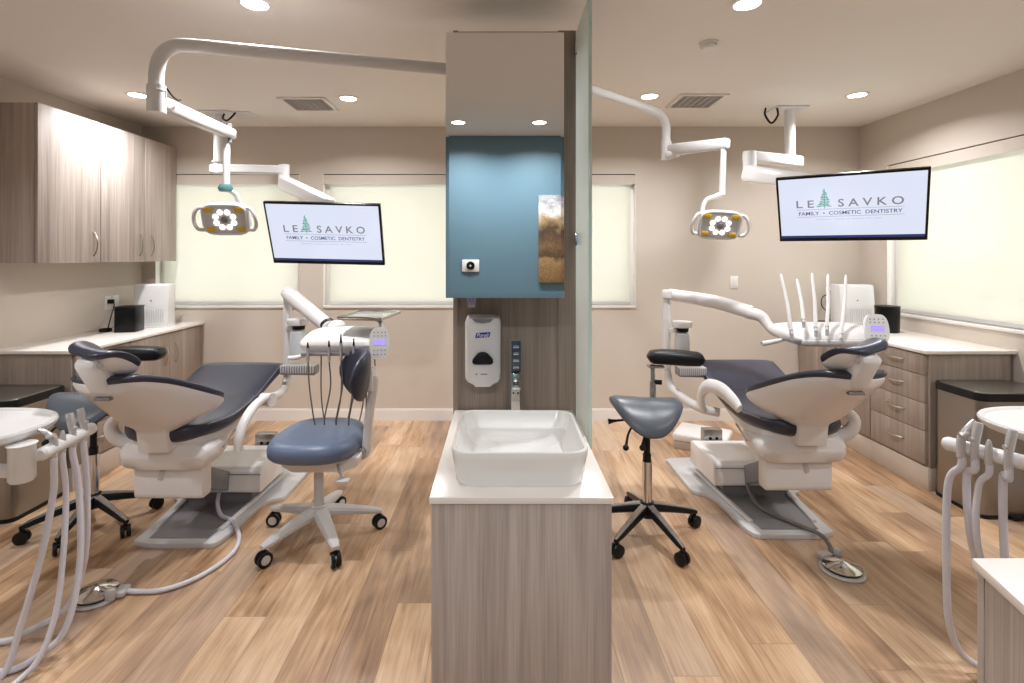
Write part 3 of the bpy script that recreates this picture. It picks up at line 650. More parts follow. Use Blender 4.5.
# foot controls (disc + hose)
def foot_control(c, rot, pts, hm, label):
    t = thing('foot_control', label, 'foot pedal', (c[0], c[1], 0), rot)
    obj('base', MB().lathe([(0, 0), (.094, 0), (.098, .006), (.092, .014), (0, .016)], sy=1.0), 'lgrey', t)
    obj('skirt', MB().lathe([(0, .014), (.080, .014), (.082, .022), (0, .024)]), 'black', t)
    obj('disc', MB().lathe([(0, .023), (.083, .023), (.085, .028), (.077, .035), (.012, .052), (0, .053)]), 'chrome', t)
    obj('hose_socket', MB().box(.075, .125, -.035, .035, .004, .032, .010).box(.06, .10, -.06, -.04, .01, .06, .008), 'lgrey', t)
    obj('hose', MB().tube(pts, .011, 9, 60), hm, t, world=True)
foot_control((-1.79, 2.31), .15, [(-1.68, 2.33, .016), (-1.62, 2.33, .012), (-1.52, 2.34, .012), (-1.43, 2.41, .012), (-1.37, 2.53, .012), (-1.355, 2.66, .012), (-1.40, 2.79, .014), (-1.48, 2.88, .045), (-1.58, 2.95, .042), (-1.64, 3.02, .07), (-1.66, 3.08, .13)], 'hose', 'chrome disc foot control on the left, by the white hoses')
foot_control((1.645, 2.50), 1.75, [(1.655, 2.60, .020), (1.68, 2.65, .04), (1.69, 2.74, .045), (1.64, 2.83, .045), (1.56, 2.94, .045), (1.51, 3.04, .052), (1.50, 3.12, .09), (1.50, 3.16, .13)], 'dhose', 'chrome disc foot control on the right, before the chair base')
# floor utility box
t = thing('floor_box', 'low white-lidded utility box on the floor by the right chair', 'utility box', (1.60, 4.13, 0), -.55)
obj('base', MB().box(-.18, .20, -.15, .15, 0, .06, .006), 'plinth', t); obj('cover', MB().box(-.19, .21, -.16, .16, .06, .125, .02, 3), 'shell', t)

# ================================================================== DELIVERY UNITS
def bottle(t, x, y, z, k=1.0):
    obj('bottle_cap', MB().lathe([(0, .0), (.075, -.008), (.078, -.02), (.072, -.045), (.05, -.05), (0, -.05)][::-1], (x, y, z), sx=k, sy=k), 'shell', t, world=True)
    obj('bottle_collar', MB().lathe([(0, -.075), (.04, -.075), (.042, -.052), (0, -.052)], (x, y, z)), 'black', t, world=True)
    obj('water_bottle', MB().lathe([(0, -.26), (.048, -.26), (.056, -.25), (.056, -.12), (.052, -.09), (.03, -.078), (0, -.078)], (x, y, z), sx=k, sy=k), 'bottle', t, world=True)
def ribbed_shelf(t, x0, x1, y0, y1, z):
    s = obj('ribbed_shelf', MB().prism([(x0, z-.055), (x0, z), (x1, z), (x1, z-.06)], y0, y1, 'y', .006), 'grey', t, world=True)
    m = MB(); n = 14
    for k in range(n): x = x0+(x1-x0)*(k+.5)/n; m.box(x-.004, x+.004, y0-.004, y1-.005, z-.045, z+.005, .0015)
    obj('ribs', m, 'lgrey', s, world=True)
def keypad(t, c, rx, rz, w, h):
    k = obj('control_pad', MB().loft([[(w*.5*math.copysign(abs(math.cos(a))**.6, math.cos(a)), y, h*.5*math.copysign(abs(math.sin(a))**.8, math.sin(a))) for a in [2*PI*j/28 for j in range(28)]] for y in (.012, -.008)]), 'white', t)
    k.location = Vector(c)-t.location; k.rotation_euler = (rx, 0, rz)
    obj('display', MB().box(-w*.28, w*.28, -.0095, -.007, -h*.06, h*.12), 'lilac', k)
    m = MB()
    for r_ in (-.34, -.22, .22, .33):
        for q in (-.27, -.09, .09, .27): m.cyl((q*w, -.0098, r_*h), (q*w, -.007, r_*h), .0035, n=8)
    obj('keys', m, 'key', k)
    return k
# left unit
t = thing('delivery_unit', 'white instrument delivery unit with hanging hoses, left of the mirror column', 'dental delivery unit', (-1.43, 3.5, .6))
obj('post', MB().tube([(-1.43, 3.5, 1.27), (-1.43, 3.5, .74), (-1.43, 3.49, .68), (-1.42, 3.42, .645), (-1.39, 3.26, .645), (-1.375, 3.12, .665)], [.027]*6, 16, 40), 'shell', t, world=True)
obj('knuckle', MB().cyl((-1.415, 3.10, .66), (-1.345, 3.07, .665), .038, n=24), 'shell', t, world=True)
obj('support_arm', MB().tube([(-1.385, 2.75, .485), (-1.385, 2.765, .56), (-1.380, 2.83, .635), (-1.375, 2.94, .68), (-1.375, 3.06, .685)], [.018, .022, .022, .022, .020], 12, 26, flat=1.2), 'shell', t, world=True)
obj('flex_arm', MB().tube([(-1.44, 3.52, 1.265), (-1.36, 3.44, 1.23), (-1.05, 3.2, 1.075)], [.044, .050, .044], 16, 16), 'shell', t, world=True)
obj('arm_collar', MB().tube([(-1.07, 3.22, 1.09), (-1.055, 3.205, 1.08)], .048, 16), 'black', t, world=True)
obj('arm_joint', MB().lathe([(0, .98), (.05, .98), (.055, 1.0), (.05, 1.10), (.03, 1.12), (0, 1.12)], (-.99, 3.16, 0)), 'shell', t, world=True)
bottle(t, -1.335, 3.45, 1.105)
obj('bottle_mount', MB().box(-1.43, -1.36, 3.46, 3.50, 1.02, 1.05, .005), 'shell', t, world=True)
ribbed_shelf(t, -1.425, -1.20, 3.36, 3.46, .800)
hd = MB(); hd.pad([(2.86, 1.02, .21, .03, .055, 0), (2.95, 1.03, .22, .045, .06, 0), (3.08, 1.045, .22, .045, .05, 0), (3.22, 1.055, .19, .03, .03, 0)], 18, 36, .04, .4); hd.xf(Matrix.Translation((-.90, 0, 0)))
hdo = obj('unit_head', hd, 'shell', t, world=True)
m = MB().box(-1.09, -.70, 2.84, 2.865, .968, .984, .004); obj('holder_bar', m, 'grey', t, world=True)
for x, l in ((-1.045, .0), (-.93, .01), (-.865, .045), (-.795, .02)):
    h = obj('handpiece', MB().cyl((x, 2.83, .945), (x, 2.828, 1.015+l*.6), .008, .009, 12), 'satin', t, world=True)
    obj('tip', MB().cyl((x, 2.828, 1.012+l*.6), (x, 2.826, 1.045+l), .0075, .003, 10), 'black', h, 'black tip', world=True)
    b = x+.02 if x < -1 else x-.04
    obj('handpiece_hose', MB().tube([(x, 2.83, .94), (x+.004, 2.84, .80), (b, 2.87, .60), (b+.005, 2.93, .50), (b+.01, 3.01, .52), (x, 3.04, .7), (x, 3.04, .98)], .0042, 8, 40), 'dhose', h, world=True)
h = obj('suction_hose', MB().tube([(-.74, 2.86, .97), (-.735, 2.86, .75), (-.745, 2.9, .56), (-.74, 2.98, .52), (-.73, 3.03, .7), (-.73, 3.03, .98)], .0042, 8, 36), 'dhose', t, world=True)
obj('unit_handle', MB().tube([(-1.05, 2.87, .985), (-1.075, 2.86, .970), (-1.12, 2.86, .955), (-1.165, 2.87, .950)], [.010, .011, .013, .013], 10, 14), 'shell', t, world=True)
tr = MB(); tr.prism([(-.905, 2.90), (-.90, 2.885), (-.67, 2.85), (-.65, 2.86), (-.61, 3.20), (-.625, 3.22), (-.87, 3.25), (-.885, 3.24)], 1.158, 1.170, 'z', .004)
tro = obj('instrument_tray', tr, 'alu', t, 'flat metal tray above the unit', world=True)
obj('tray_rim', MB().tube([(-.90, 2.89, 1.173), (-.655, 2.855, 1.173), (-.615, 3.215, 1.173), (-.88, 3.245, 1.173), (-.90, 2.89, 1.173)], .006, 8), 'chrome', tro, world=True)
obj('tray_stem', MB().tube([(-.74, 3.0, 1.157), (-.68, 2.95, 1.14), (-.665, 2.90, 1.10), (-.665, 2.88, 1.06)], .012, 10, 12), 'shell', t, world=True)
keypad(t, (-.655, 2.835, 1.04), -.15, .10, .110, .175)
# right unit
t = thing('delivery_unit', 'white instrument delivery unit with five upright wands, over the right chair', 'dental delivery unit', (1.12, 3.5, .6))
obj('post', MB().tube([(1.12, 3.5, 1.26), (1.12, 3.5, .80), (1.122, 3.49, .72), (1.14, 3.45, .64), (1.20, 3.36, .585), (1.27, 3.26, .555), (1.35, 3.20, .55)], .027, 16, 44), 'shell', t, world=True)
obj('support_arm', MB().tube([(1.27, 3.25, .56), (1.245, 3.22, .62), (1.245, 3.20, .68), (1.255, 3.12, .735), (1.27, 2.98, .745), (1.285, 2.86, .715), (1.29, 2.80, .69)], [.034, .038, .040, .042, .042, .036, .026], 14, 34, flat=.55, up=(1, 0, 0)), 'shell', t, world=True)
obj('post_cap', MB().lathe([(0, 1.285), (.04, 1.285), (.046, 1.275), (.046, 1.235), (0, 1.235)][::-1], (1.135, 3.49, 0)), 'shell', t, world=True)
obj('flex_arm', MB().tube([(1.14, 3.49, 1.255), (1.35, 3.28, 1.225), (1.51, 3.12, 1.175)], [.038, .042, .040], 16, 16), 'shell', t, world=True)
obj('arm_elbow', MB().tube([(1.49, 3.13, 1.175), (1.55, 3.09, 1.155), (1.575, 3.06, 1.11), (1.60, 3.02, 1.075), (1.66, 2.97, 1.07)], [.038, .034, .028, .028, .028], 14, 22), 'shell', t, world=True)
bottle(t, 1.215, 3.47, 1.085, .85)
obj('bottle_mount', MB().box(1.13, 1.20, 3.46, 3.50, 1.0, 1.03, .005), 'shell', t, world=True)
ribbed_shelf(t, 1.155, 1.33, 3.34, 3.44, .790)
hd = MB(); hd.pad([(2.72, 1.075, .235, .025, .045, 0), (2.82, 1.085, .25, .05, .05, 0), (2.95, 1.09, .25, .05, .045, 0), (3.06, 1.09, .22, .03, .03, 0)], 18, 36, .04, .4); hd.xf(Matrix.Translation((1.79, 0, 0)))
obj('unit_head', hd, 'shell', t, world=True)
obj('holder_bar', MB().box(1.58, 2.0, 2.70, 2.73, 1.05, 1.075, .006), 'lgrey', t, world=True)
for (bx_, by_), (tx_, ty_) in zip(((792, 334), (804, 322), (816, 331), (827, 330), (841, 338)), ((781, 274), (797, 279), (812, 273), (828, 274), (846, 275))):
    a, b = P(bx_, by_, 2.70), P(tx_, ty_, 2.82)
    mid = a.lerp(b, .5)+Vector((.004, 0, 0))
    h = obj('instrument_wand', MB().tube([a, a.lerp(b, .12), mid, b.lerp(a, .1), b], [.007, .0095, .009, .0075, .004], 10, 16), 'shell', t, world=True)
    obj('coupling', MB().cyl(a-Vector((0, 0, .03)), a.lerp(b, .07), .008, .010, 12), 'satin', h, world=True)
obj('unit_handle', MB().tube([(1.56, 2.86, 1.055), (1.50, 2.85, 1.045), (1.43, 2.84, 1.035)], [.010, .013, .014], 10, 10), 'shell', t, world=True)
keypad(t, (1.955, 2.70, 1.135), -.2, -.12, .115, .155)

# ================================================================== STOOLS
def caster(parent, x, y, ang, hub, tw='black', R=.032):
    c = obj('caster', MB().cyl((x, y, .055), (x, y, .092), .010, .009, 10), tw, parent)
    a = Vector((math.cos(ang), math.sin(ang), 0))
    for q in (-1, 1):
        p = Vector((x, y, R+.001))+a*q*.014
        m = MB().tube([p-a*.009, p-a*.007, p+a*.007, p+a*.009], [R*.9, R, R, R*.9], 18); wv = obj('wheel', m, 'black', c)
        if hub != 'black': obj('wheel_hub', MB().cyl(p+a*q*.006, p+a*q*.0105, R*.62, n=14), hub, wv)
    obj('caster_fork', MB().sph((x, y, .048), .017, 1, 1, .8, 12), hub if hub != 'black' else 'black', c)
def star(t, angs, R, zc, m, zi, w0=.032, w1=.018, hub='black'):
    for a in angs:
        d = Vector((math.cos(a), math.sin(a), 0)); q = Vector((-d.y, d.x, 0)); rings = []
        for k in range(9):
            u = k/8; r = .02+(R-.02)*u; z = zc+(zi-zc)*u**1.2; w = w0+(w1-w0)*u; h = .026-.012*u
            if k == 8: w *= .7; h *= .7
            rings.append([d*r+q*w*cx+Vector((0, 0, z+h*cz)) for cx, cz in ((-1, -.6), (-1, .2), (-.7, .8), (.7, .8), (1, .2), (1, -.6), (.6, -1), (-.6, -1))])
        g = obj('leg', MB().loft(rings), 'black' if hub == 'black' else m, t)
        if hub == 'black':
            cap = []
            for k in range(9):
                u = k/8; rr_ = .03+(R-.03)*u; z = zc+(zi-zc)*u**1.2; w = (w0+(w1-w0)*u)*.62; h = .026-.012*u
                if k == 8: w *= .7; h *= .6
                cap.append([d*rr_+q*w*cx+Vector((0, 0, z+h*cz)) for cx, cz in ((-1, .7), (-.8, 1.0), (.8, 1.0), (1, .7))])
            obj('polished_strip', MB().loft(cap), m, g, 'polished metal strip')
        caster(t, d.x*(R-.012), d.y*(R-.012), a+PI/2+.5*math.sin(a*3), hub, R=.037 if hub != 'black' else .033)
# operator stool with backrest
t = thing('operator_stool', 'wheeled stool with blue-grey seat and curved backrest, left of the vanity', 'stool', (-.975, 2.80, 0))
star(t, [math.radians(a) for a in (-124, -57, 17, 88, 158)], .33, .150, 'lgrey', .098, .042, .024, 'lgrey')
obj('hub', MB().lathe([(0, .10), (.045, .10), (.05, .13), (.042, .175), (.03, .18), (0, .18)]), 'lgrey', t)
obj('column', MB().cyl((0, 0, .17), (0, 0, .36), .026, n=24).cyl((0, 0, .36), (0, 0, .45), .014, n=16), 'lgrey', t)
m = MB(); m.prism([(-.15, .425), (-.10, .395), (.16, .395), (.24, .43), (.25, .478), (-.19, .478)], -.12, .12, 'y', .010); obj('seat_housing', m, 'shell', t)
m = MB(); rings = []
for z, k in ((.478, .80), (.484, .92), (.502, .985), (.525, 1.0), (.550, .985), (.568, .93), (.578, .82), (.582, .5)):
    rings.append([(.235*k*math.copysign(abs(math.cos(a))**.72, math.cos(a)), .265*k*math.copysign(abs(math.sin(a))**.72, math.sin(a)), z+.02*math.cos(a)*0-.012*(abs(math.cos(a))*k)**3) for a in [2*PI*j/40 for j in range(40)]])
obj('seat', m.loft(rings), 'blueseat', t)
obj('lever', MB().tube([(.13, -.10, .44), (.16, -.16, .425), (.19, -.20, .405)], .008, 8, 8).box(.165, .225, -.235, -.19, .392, .404, .006), 'lgrey', t)
obj('back_bar', MB().tube([(.20, .0, .44), (.245, -.01, .455), (.262, -.01, .52), (.275, -.02, .66), (.305, -.03, .84), (.30, -.03, .875)], [.022, .024, .022, .020, .020, .018], 12, 26, flat=1.2), 'shell', t)
obj('tilt_joint', MB().cyl((.235, -.05, .47), (.235, .04, .47), .03, n=20), 'alu', t)
bk = MB(); bk.pad([(-.155, 0, .05, .026, .026, 0), (-.09, .0, .105, .030, .030, .0), (0, 0, .125, .032, .032, .0), (.09, 0, .115, .030, .030, .0), (.165, 0, .055, .026, .026, 0)], 24, 30, .06, .8)
# pad runs along local y (width of the back); curve it round the sitter
for v in bk.b.verts: v.co.z += 6.0*v.co.y**2*.55
bk.xf(Matrix.Rotation(PI/2, 4, 'Y'))        # width to vertical, normal to +x
bk.xf(Matrix.Scale(-1, 4, (1, 0, 0)))
bk.xf(Matrix.Translation((.250, -.045, .885)) @ Matrix.Scale(1.08, 4) @ Matrix.Rotation(.42, 4, 'Z') @ Matrix.Rotation(.12, 4, 'Y'))
bo = obj('backrest', bk, 'navy', t)
obj('back_plate', MB().box(.272, .305, -.07, .02, .80, .92, .01), 'shell', t)
# saddle stools
def saddle_stool(x, y, rz, label, seat_m, ax=.215):
    t = thing('saddle_stool', label, 'stool', (x, y, 0), rz)
    star(t, [math.radians(a)-rz for a in ((-135, -72, 15, 95, 165) if x > 0 else (-140, -80, -25, 40, 130))], .31, .15, 'alu', .085, .028, .016, 'black')
    obj('hub', MB().lathe([(0, .10), (.036, .10), (.04, .14), (.036, .18), (0, .18)]), 'black', t)
    obj('column', MB().cyl((0, 0, .17), (0, 0, .40), .027, n=24), 'chrome', t)
    obj('gas_spring', MB().cyl((0, 0, .40), (0, 0, .67), .017, n=20).cyl((0, 0, .40), (0, 0, .44), .022, n=20), 'black', t)
    n1, n2 = 22, 22; top = []; bot = []
    def S(u, v):   # u along, v across, in [-1,1]
        r = math.sqrt(u*u+v*v)
        x_ = .195*u*(1-.10*v*v)-.008; y_ = .19*v*(1-.05*u)
        z_ = .742+.006*u*u-.012*u-.120*abs(v)**2.0+.04*max(0, u)**2*abs(v)-.03*max(0, -u)*v*v
        return Vector((x_, y_, z_))
    rings = []
    for k, (rad, dz) in enumerate(((.02, .0), (.3, .0), (.55, .0), (.75, -.001), (.9, -.004), (.97, -.012), (1.0, -.028), (.97, -.045), (.88, -.056), (.6, -.060), (.3, -.062), (.02, -.062))):
        ring = []
        for j in range(44):
            a = 2*PI*j/44; u = rad*math.copysign(abs(math.cos(a))**.95, math.cos(a)); v = rad*math.copysign(abs(math.sin(a))**.95, math.sin(a))
            p = S(u, v); p.z += dz; ring.append(p)
        rings.append(ring)
    obj('saddle_seat', MB().loft(rings), seat_m, t)
    obj('seat_plate', MB().box(-.09, .09, -.06, .06, .64, .677, .01), 'black', t)
    for q, a in ((-.13, .0), (-.045, .3)):
        obj('lever', MB().tube([(q*.6, -.05, .63), (q, -.12, .59), (q-.02, -.15, .54)], [.006, .006, .008], 8, 10).sph((q-.022, -.153, .528), .016), 'black', t)
    obj('lever', MB().tube([(-.05, .0, .63), (-.17, -.02, .625), (-.215, -.02, .62)], [.006, .007, .016], 8, 10), 'black', t)
    obj('armrest_bracket', MB().box(.05, .11, .08, .22, .60, .62, .004).box(0, .06, .02, .13, .60, .62, .004), 'black', t)
    obj('armrest_post', MB().cyl((.09, .20, .60), (.09, .20, .78), .018, n=16).cyl((.09, .20, .77), (.09, .20, .88), .013, n=14).box(.06, .15, .17, .23, .865, .88, .004), 'alu', t)
    obj('knob', MB().cyl((.10, .20, .78), (.14, .19, .78), .014, n=12), 'black', t)
    ar = MB(); ar.pad([(-.16, .950, .050, .034, .036, 0), (-.06, .952, .068, .040, .042, 0), (.06, .948, .075, .040, .042, 0), (.16, .942, .06, .036, .036, 0)], 18, 24, .035, .55)
    ar.xf(Matrix.Translation((ax, .18, -.022)) @ Matrix.Rotation(-PI/2-.12, 4, 'Z'))
    obj('armrest_pad', ar, 'black', t)
    return t
saddle_stool(.80, 2.83, 0, 'saddle stool with slate seat and black armrest, right of the glass screen', 'slate')
saddle_stool(-2.29, 2.93, .25, 'saddle stool behind the left dental chair, near the steel bin', 'slate', .14)

# ================================================================== ASSISTANT ARMS (near corners)
def assistant_unit(s, label, ctr, posts, bar, pole, tools, hoses):
    t = thing('assistant_unit', label, 'dental assistant unit', (pole[0], pole[1], 0))
    cx, cy, z = ctr
    rings = []
    for r, dz in ((.05, -.030), (.80, -.030), (.93, -.022), (.99, -.004), (1.0, .008), (.985, .016), (.95, .014), (.92, .006), (.05, .004)):
        rings.append([Vector((cx+.32*r*math.copysign(abs(math.cos(a))**.85, math.cos(a)), cy+.235*r*math.copysign(abs(math.sin(a))**.85, math.sin(a)), z+dz)) for a in [2*PI*j/44 for j in range(44)]])
    obj('tray', MB().loft(rings), 'white', t, world=True)
    (px, py, z0, z1) = posts
    obj('pivot', MB().lathe([(0, z0), (.034, z0), (.040, z0+.008), (.040, z1-.01), (.045, z1), (0, z1)], (px, py, 0)), 'white', t, world=True)
    obj('swing_arm', MB().tube([(px, py, z0+.035), (px+s*.2, py+.02, z0+.03), (pole[0], pole[1], z0+.03)], .024, 14), 'white', t, world=True)
    obj('pole', MB().cyl((pole[0], pole[1], .02), (pole[0], pole[1], z0+.07), .03, n=20), 'white', t, world=True)
    obj('pole_base', MB().lathe([(0, 0), (.2, 0), (.2, .015), (.05, .03), (0, .03)], (pole[0], pole[1], 0)), 'white', t, world=True)
    hb = obj('holder_bar', MB().tube([Vector(bar[0]), Vector(bar[0]).lerp(Vector(bar[1]), .03), Vector(bar[0]).lerp(Vector(bar[1]), .97), Vector(bar[1])], [.016, .024, .024, .016], 16), 'white', t, world=True)
    obj('bar_link', MB().tube([Vector((px, py, z0+.06)), Vector(bar[0]).lerp(Vector(bar[1]), .62 if s > 0 else .1)], .018, 12), 'white', t, world=True)
    for (f, kind), hz in zip(tools, hoses):
        p = Vector(bar[0]).lerp(Vector(bar[1]), f); o = Vector((-s*.026, 0, 0))
        h0 = p+Vector((-s*.012, -.022, 0))
        if kind == 'syringe':
            m = MB().tube([h0+Vector((0, 0, -.03)), h0+Vector((0, 0, .03)), h0+Vector((s*.004, 0, .055))], [.013, .013, .009], 12, 8)
            m.tube([h0+Vector((0, 0, .04)), h0+Vector((s*.03, .0, .062)), h0+Vector((s*.065, .0, .075))] if s < 0 else [h0+Vector((0, 0, .04)), h0+Vector((.02, 0, .07)), h0+Vector((.045, 0, .10))], [.010, .009, .005], 10, 8)
            m.cyl(h0+Vector((-.014, -.012, .048)), h0+Vector((.014, -.012, .056)), .008, n=10); nm = 'air_water_syringe'
        elif kind == 'suction':
            m = MB().tube([h0+Vector((0, 0, -.03)), h0+Vector((0, 0, .02)), h0+Vector((s*.008, 0, .07)), h0+Vector((s*.014, 0, .10))], [.012, .012, .014, .013], 12, 10)
            m.cyl(h0+Vector((-.015, 0, .045)), h0+Vector((.015, 0, .045)), .007, n=10); nm = 'suction_handle'
        else:
            m = MB().tube([h0+Vector((0, 0, -.03)), h0+Vector((0, 0, .01)), h0+Vector((0, 0, .035)), h0+Vector((0, 0, .052))], [.011, .011, .009, .005], 12, 8); nm = 'saliva_ejector'
        ho = obj(nm, m, 'satin', t, world=True)
        obj('hose', MB().tube([h0+Vector((0, 0, -.01)), h0+Vector((0, 0, -.06))]+[P(*q) for q in hz], .0115 if kind != 'small' else .010, 10, 60), 'hose', ho, world=True)
    return t
assistant_unit(-1, 'white oval tray and hose holder arm at the left picture edge', (-2.03, 1.93, .870), (-1.71, 1.86, .712, .845), ((-1.655, 1.87, .80), (-1.70, 2.17, .80)), (-2.42, 1.9),
    [(.27, 'syringe'), (.43, 'small'), (.62, 'suction'), (.84, 'suction')],
    [[(53, 495, 1.94), (41, 557, 1.92), (20, 628, 1.90), (2, 676, 1.87), (-40, 690, 1.80), (-150, 640, 1.88)],
     [(66, 495, 2.0), (63, 557, 1.97), (54, 620, 1.93), (28, 672, 1.87), (-30, 690, 1.80), (-160, 620, 1.92)],
     [(79, 490, 2.05), (80, 560, 2.02), (66, 628, 1.96), (35, 658, 1.93), (0, 672, 1.88), (-80, 670, 1.88), (-170, 600, 1.95)],
     [(87, 490, 2.12), (85, 557, 2.12), (68, 606, 2.12), (27, 632, 2.06), (0, 642, 2.02), (-90, 650, 1.95), (-180, 590, 2.0)]])
assistant_unit(1, 'white oval tray and hose holder bar at the right picture edge', (2.145, 1.90, .885), (1.90, 1.72, .742, .86), ((1.585, 1.86, .85), (1.79, 1.51, .85)), (2.45, 1.85),
    [(.11, 'syringe'), (.20, 'suction'), (.29, 'small'), (.41, 'suction')],
    [[(948, 485, 1.84), (946.5, 570, 1.84), (951, 631, 1.85), (975, 664, 1.87), (1040, 676, 1.86), (1120, 620, 1.9)],
     [(967, 475, 1.80), (968, 515, 1.80), (976, 560, 1.82), (1000, 620, 1.86), (1060, 655, 1.9), (1130, 600, 1.95)],
     [(979, 485, 1.76), (976, 525, 1.76), (983, 565, 1.77), (1015, 640, 1.78), (1080, 660, 1.85), (1150, 600, 1.9)],
     [(1003, 480, 1.72), (1005, 560, 1.73), (1015, 620, 1.76), (1050, 660, 1.80), (1120, 670, 1.8), (1180, 600, 1.85)]])

# near right cabinet corner
t = thing('side_cabinet', 'greige wood cabinet cut off at the bottom right corner', 'cabinet', (1.2, .8, 0))
def slant(y, d=0): return .961+d-.263*(1.052-y)
obj('body', MB().prism([(slant(1.028, .004), 1.028), (1.75, 1.028), (1.75, .45), (slant(.45, .004), .45)], 0, .886, 'z'), 'wood', t, world=True)
for z0, z1 in ((.10, .36), (.364, .62), (.624, .882)):
    obj('drawer', MB().prism([(slant(1.048, .002), 1.048), (1.74, 1.048), (1.74, 1.029), (slant(1.029, .002), 1.029)], z0, z1, 'z'), 'wood', t, world=True)
tag(obj('side_worktop', MB().prism([(slant(1.056, -.004), 1.056), (1.76, 1.056), (1.76, .44), (slant(.44, -.004), .44)], .886, .905, 'z', .002), 'quartz'), 'white worktop corner at the bottom right', 'countertop')

# ================================================================== CEILING LIGHT ARMS
def dental_light(t, c, s, tilt, yaw, roll):
    """lamp head at c; face points along -Y (to the room front) and down"""
    hd = bpy.data.objects.new('lamp_head', None)
    R = Matrix.Rotation(yaw, 3, 'Z') @ Matrix.Rotation(tilt, 3, 'X') @ Matrix.Rotation(roll, 3, 'Y'); Mx = Matrix.Translation(c) @ R.to_4x4()
    def sq(w, h, y, e=.5, sh=0): return [Vector((w*math.copysign(abs(math.cos(a))**e, math.cos(a)), y, h*math.copysign(abs(math.sin(a))**e, math.sin(a)))) for a in [2*PI*j/36 for j in range(36)]]
    hm = MB().loft([sq(.075, .05, .055), sq(.105, .07, .04), sq(.118, .085, .015), sq(.118, .086, -.008), sq(.110, .080, -.014), sq(.104, .073, -.010)]); hm.xf(Mx)
    head = obj('lamp_head', hm, 'white', t, world=True)
    cnt = MB(); cnt.lathe([(0, .0), (.018, .0), (.016, .006), (0, .007)], (0, 0, 0), rot=RX(PI/2)); cnt.xf(Mx @ Matrix.Translation((0, -.014, 0))); obj('lens_hub', cnt, 'grey', head, world=True)
    fp = MB().loft([sq(.102, .071, -.009), sq(.100, .070, -.0125)]); fp.xf(Mx); obj('reflector', fp, 'lgrey', head, world=True)
    for k in range(8):
        a = 2*PI*(k+.5)/8; m = MB().lathe([(0, 0), (.0155, 0), (.013, .006), (0, .008)], (.047*math.cos(a), -.0125, .043*math.sin(a)), 14, rot=RX(PI/2)); m.xf(Mx); obj('led_lens', m, 'led', head, world=True)
    for q in (-1, 1):
        for r_ in (-1, 1):
            m = MB().box(q*.076-.021, q*.076+.021, -.017, -.012, r_*.052-.014, r_*.052+.014, .006); m.xf(Mx); obj('yellow_lens', m, 'ledy', head, world=True)
    for q in (-1, 1):
        m = MB().tube([(q*.100, .01, .058), (q*.128, 0, .058), (q*.148, -.01, .03), (q*.155, -.012, -.015), (q*.14, -.01, -.052), (q*.102, .01, -.058)], [.012, .010, .009, .009, .010, .012], 10, 24); m.xf(Mx); obj('handle', m, 'white', head, world=True)
    return head
t = thing('ceiling_dental_light', 'white dental light on a long ceiling arm, over the left chair', 'dental light', (.0, 2.60, 2.42))
obj('wall_flange', MB().box(CX0-.012, CX0-.001, 2.48, 2.60, 2.36, 2.48, .004), 'white', t, world=True)
obj('pipe', MB().tube([(-.205, 2.537, 2.42), (-.40, 2.484, 2.42), (-.75, 2.39, 2.42), (-1.10, 2.295, 2.42), (-1.33, 2.235, 2.42), (-1.395, 2.215, 2.405), (-1.435, 2.20, 2.36), (-1.45, 2.195, 2.29), (-1.45, 2.195, 2.20)], .029, 20, 70), 'white', t, world=True)
obj('elbow_joint', MB().cyl((-1.45, 2.195, 2.235), (-1.45, 2.195, 2.12), .036, n=24).cyl((-1.45, 2.195, 2.215), (-1.45, 2.195, 2.21), .038, n=24), 'white', t, world=True)
def bar_between(a, b, w0, h0, w1, h1):
    a, b = Vector(a), Vector(b); d = (b-a).normalized(); q = d.cross(Vector((0, 0, 1))).normalized(); u = q.cross(d)
    def rg(p, w, h): return [p+q*w*cx+u*h*cz for cx, cz in ((-.5, -.36), (-.5, .36), (-.36, .5), (.36, .5), (.5, .36), (.5, -.36), (.36, -.5), (-.36, -.5))]
    return MB().loft([rg(a, w0*.8, h0*.8), rg(a+d*.012, w0, h0), rg(b-d*.012, w1, h1), rg(b, w1*.8, h1*.8)])
obj('spring_arm', bar_between((-1.45, 2.17, 2.165), (-1.40, 2.73, 2.150), .048, .066, .042, .054), 'white', t, world=True)
obj('arm_bolt', MB().cyl((-1.40, 2.69, 2.10), (-1.40, 2.69, 2.20), .013), 'grey', t, world=True)
obj('cable', MB().tube([(-1.41, 2.20, 2.225), (-1.40, 2.22, 2.20), (-1.395, 2.25, 2.19), (-1.40, 2.28, 2.20)], .0035, 6, 12), 'black', t, world=True)
obj('drop_rod', MB().cyl((-1.415, 2.69, 2.14), (-1.415, 2.69, 1.875), .019, .017), 'white', t, world=True)
obj('swivel', MB().lathe([(0, -.02), (.03, -.018), (.036, 0), (.03, .018), (0, .02)], (-1.415, 2.68, 1.865)), 'teal', t, 'teal swivel joint', world=True)
obj('yoke', MB().tube([(-1.41, 2.69, 1.86), (-1.375, 2.71, 1.83), (-1.36, 2.73, 1.76), (-1.38, 2.73, 1.72)], [.016, .022, .024, .016], 12, 16, flat=.6), 'lgrey', t, world=True)
dental_light(t, (-1.413, 2.68, 1.705), 1, .38, .06, 0)
t = thing('ceiling_dental_light', 'white dental light on a bent ceiling arm, right of the frosted glass', 'dental light', (.15, 2.66, 2.42))
obj('wall_flange', MB().box(CX1+.001, CX1+.012, 2.64, 2.78, 2.36, 2.48, .004).box(.18, CX1+.012, 2.661, 2.69, 2.36, 2.48, .004), 'white', t, world=True)
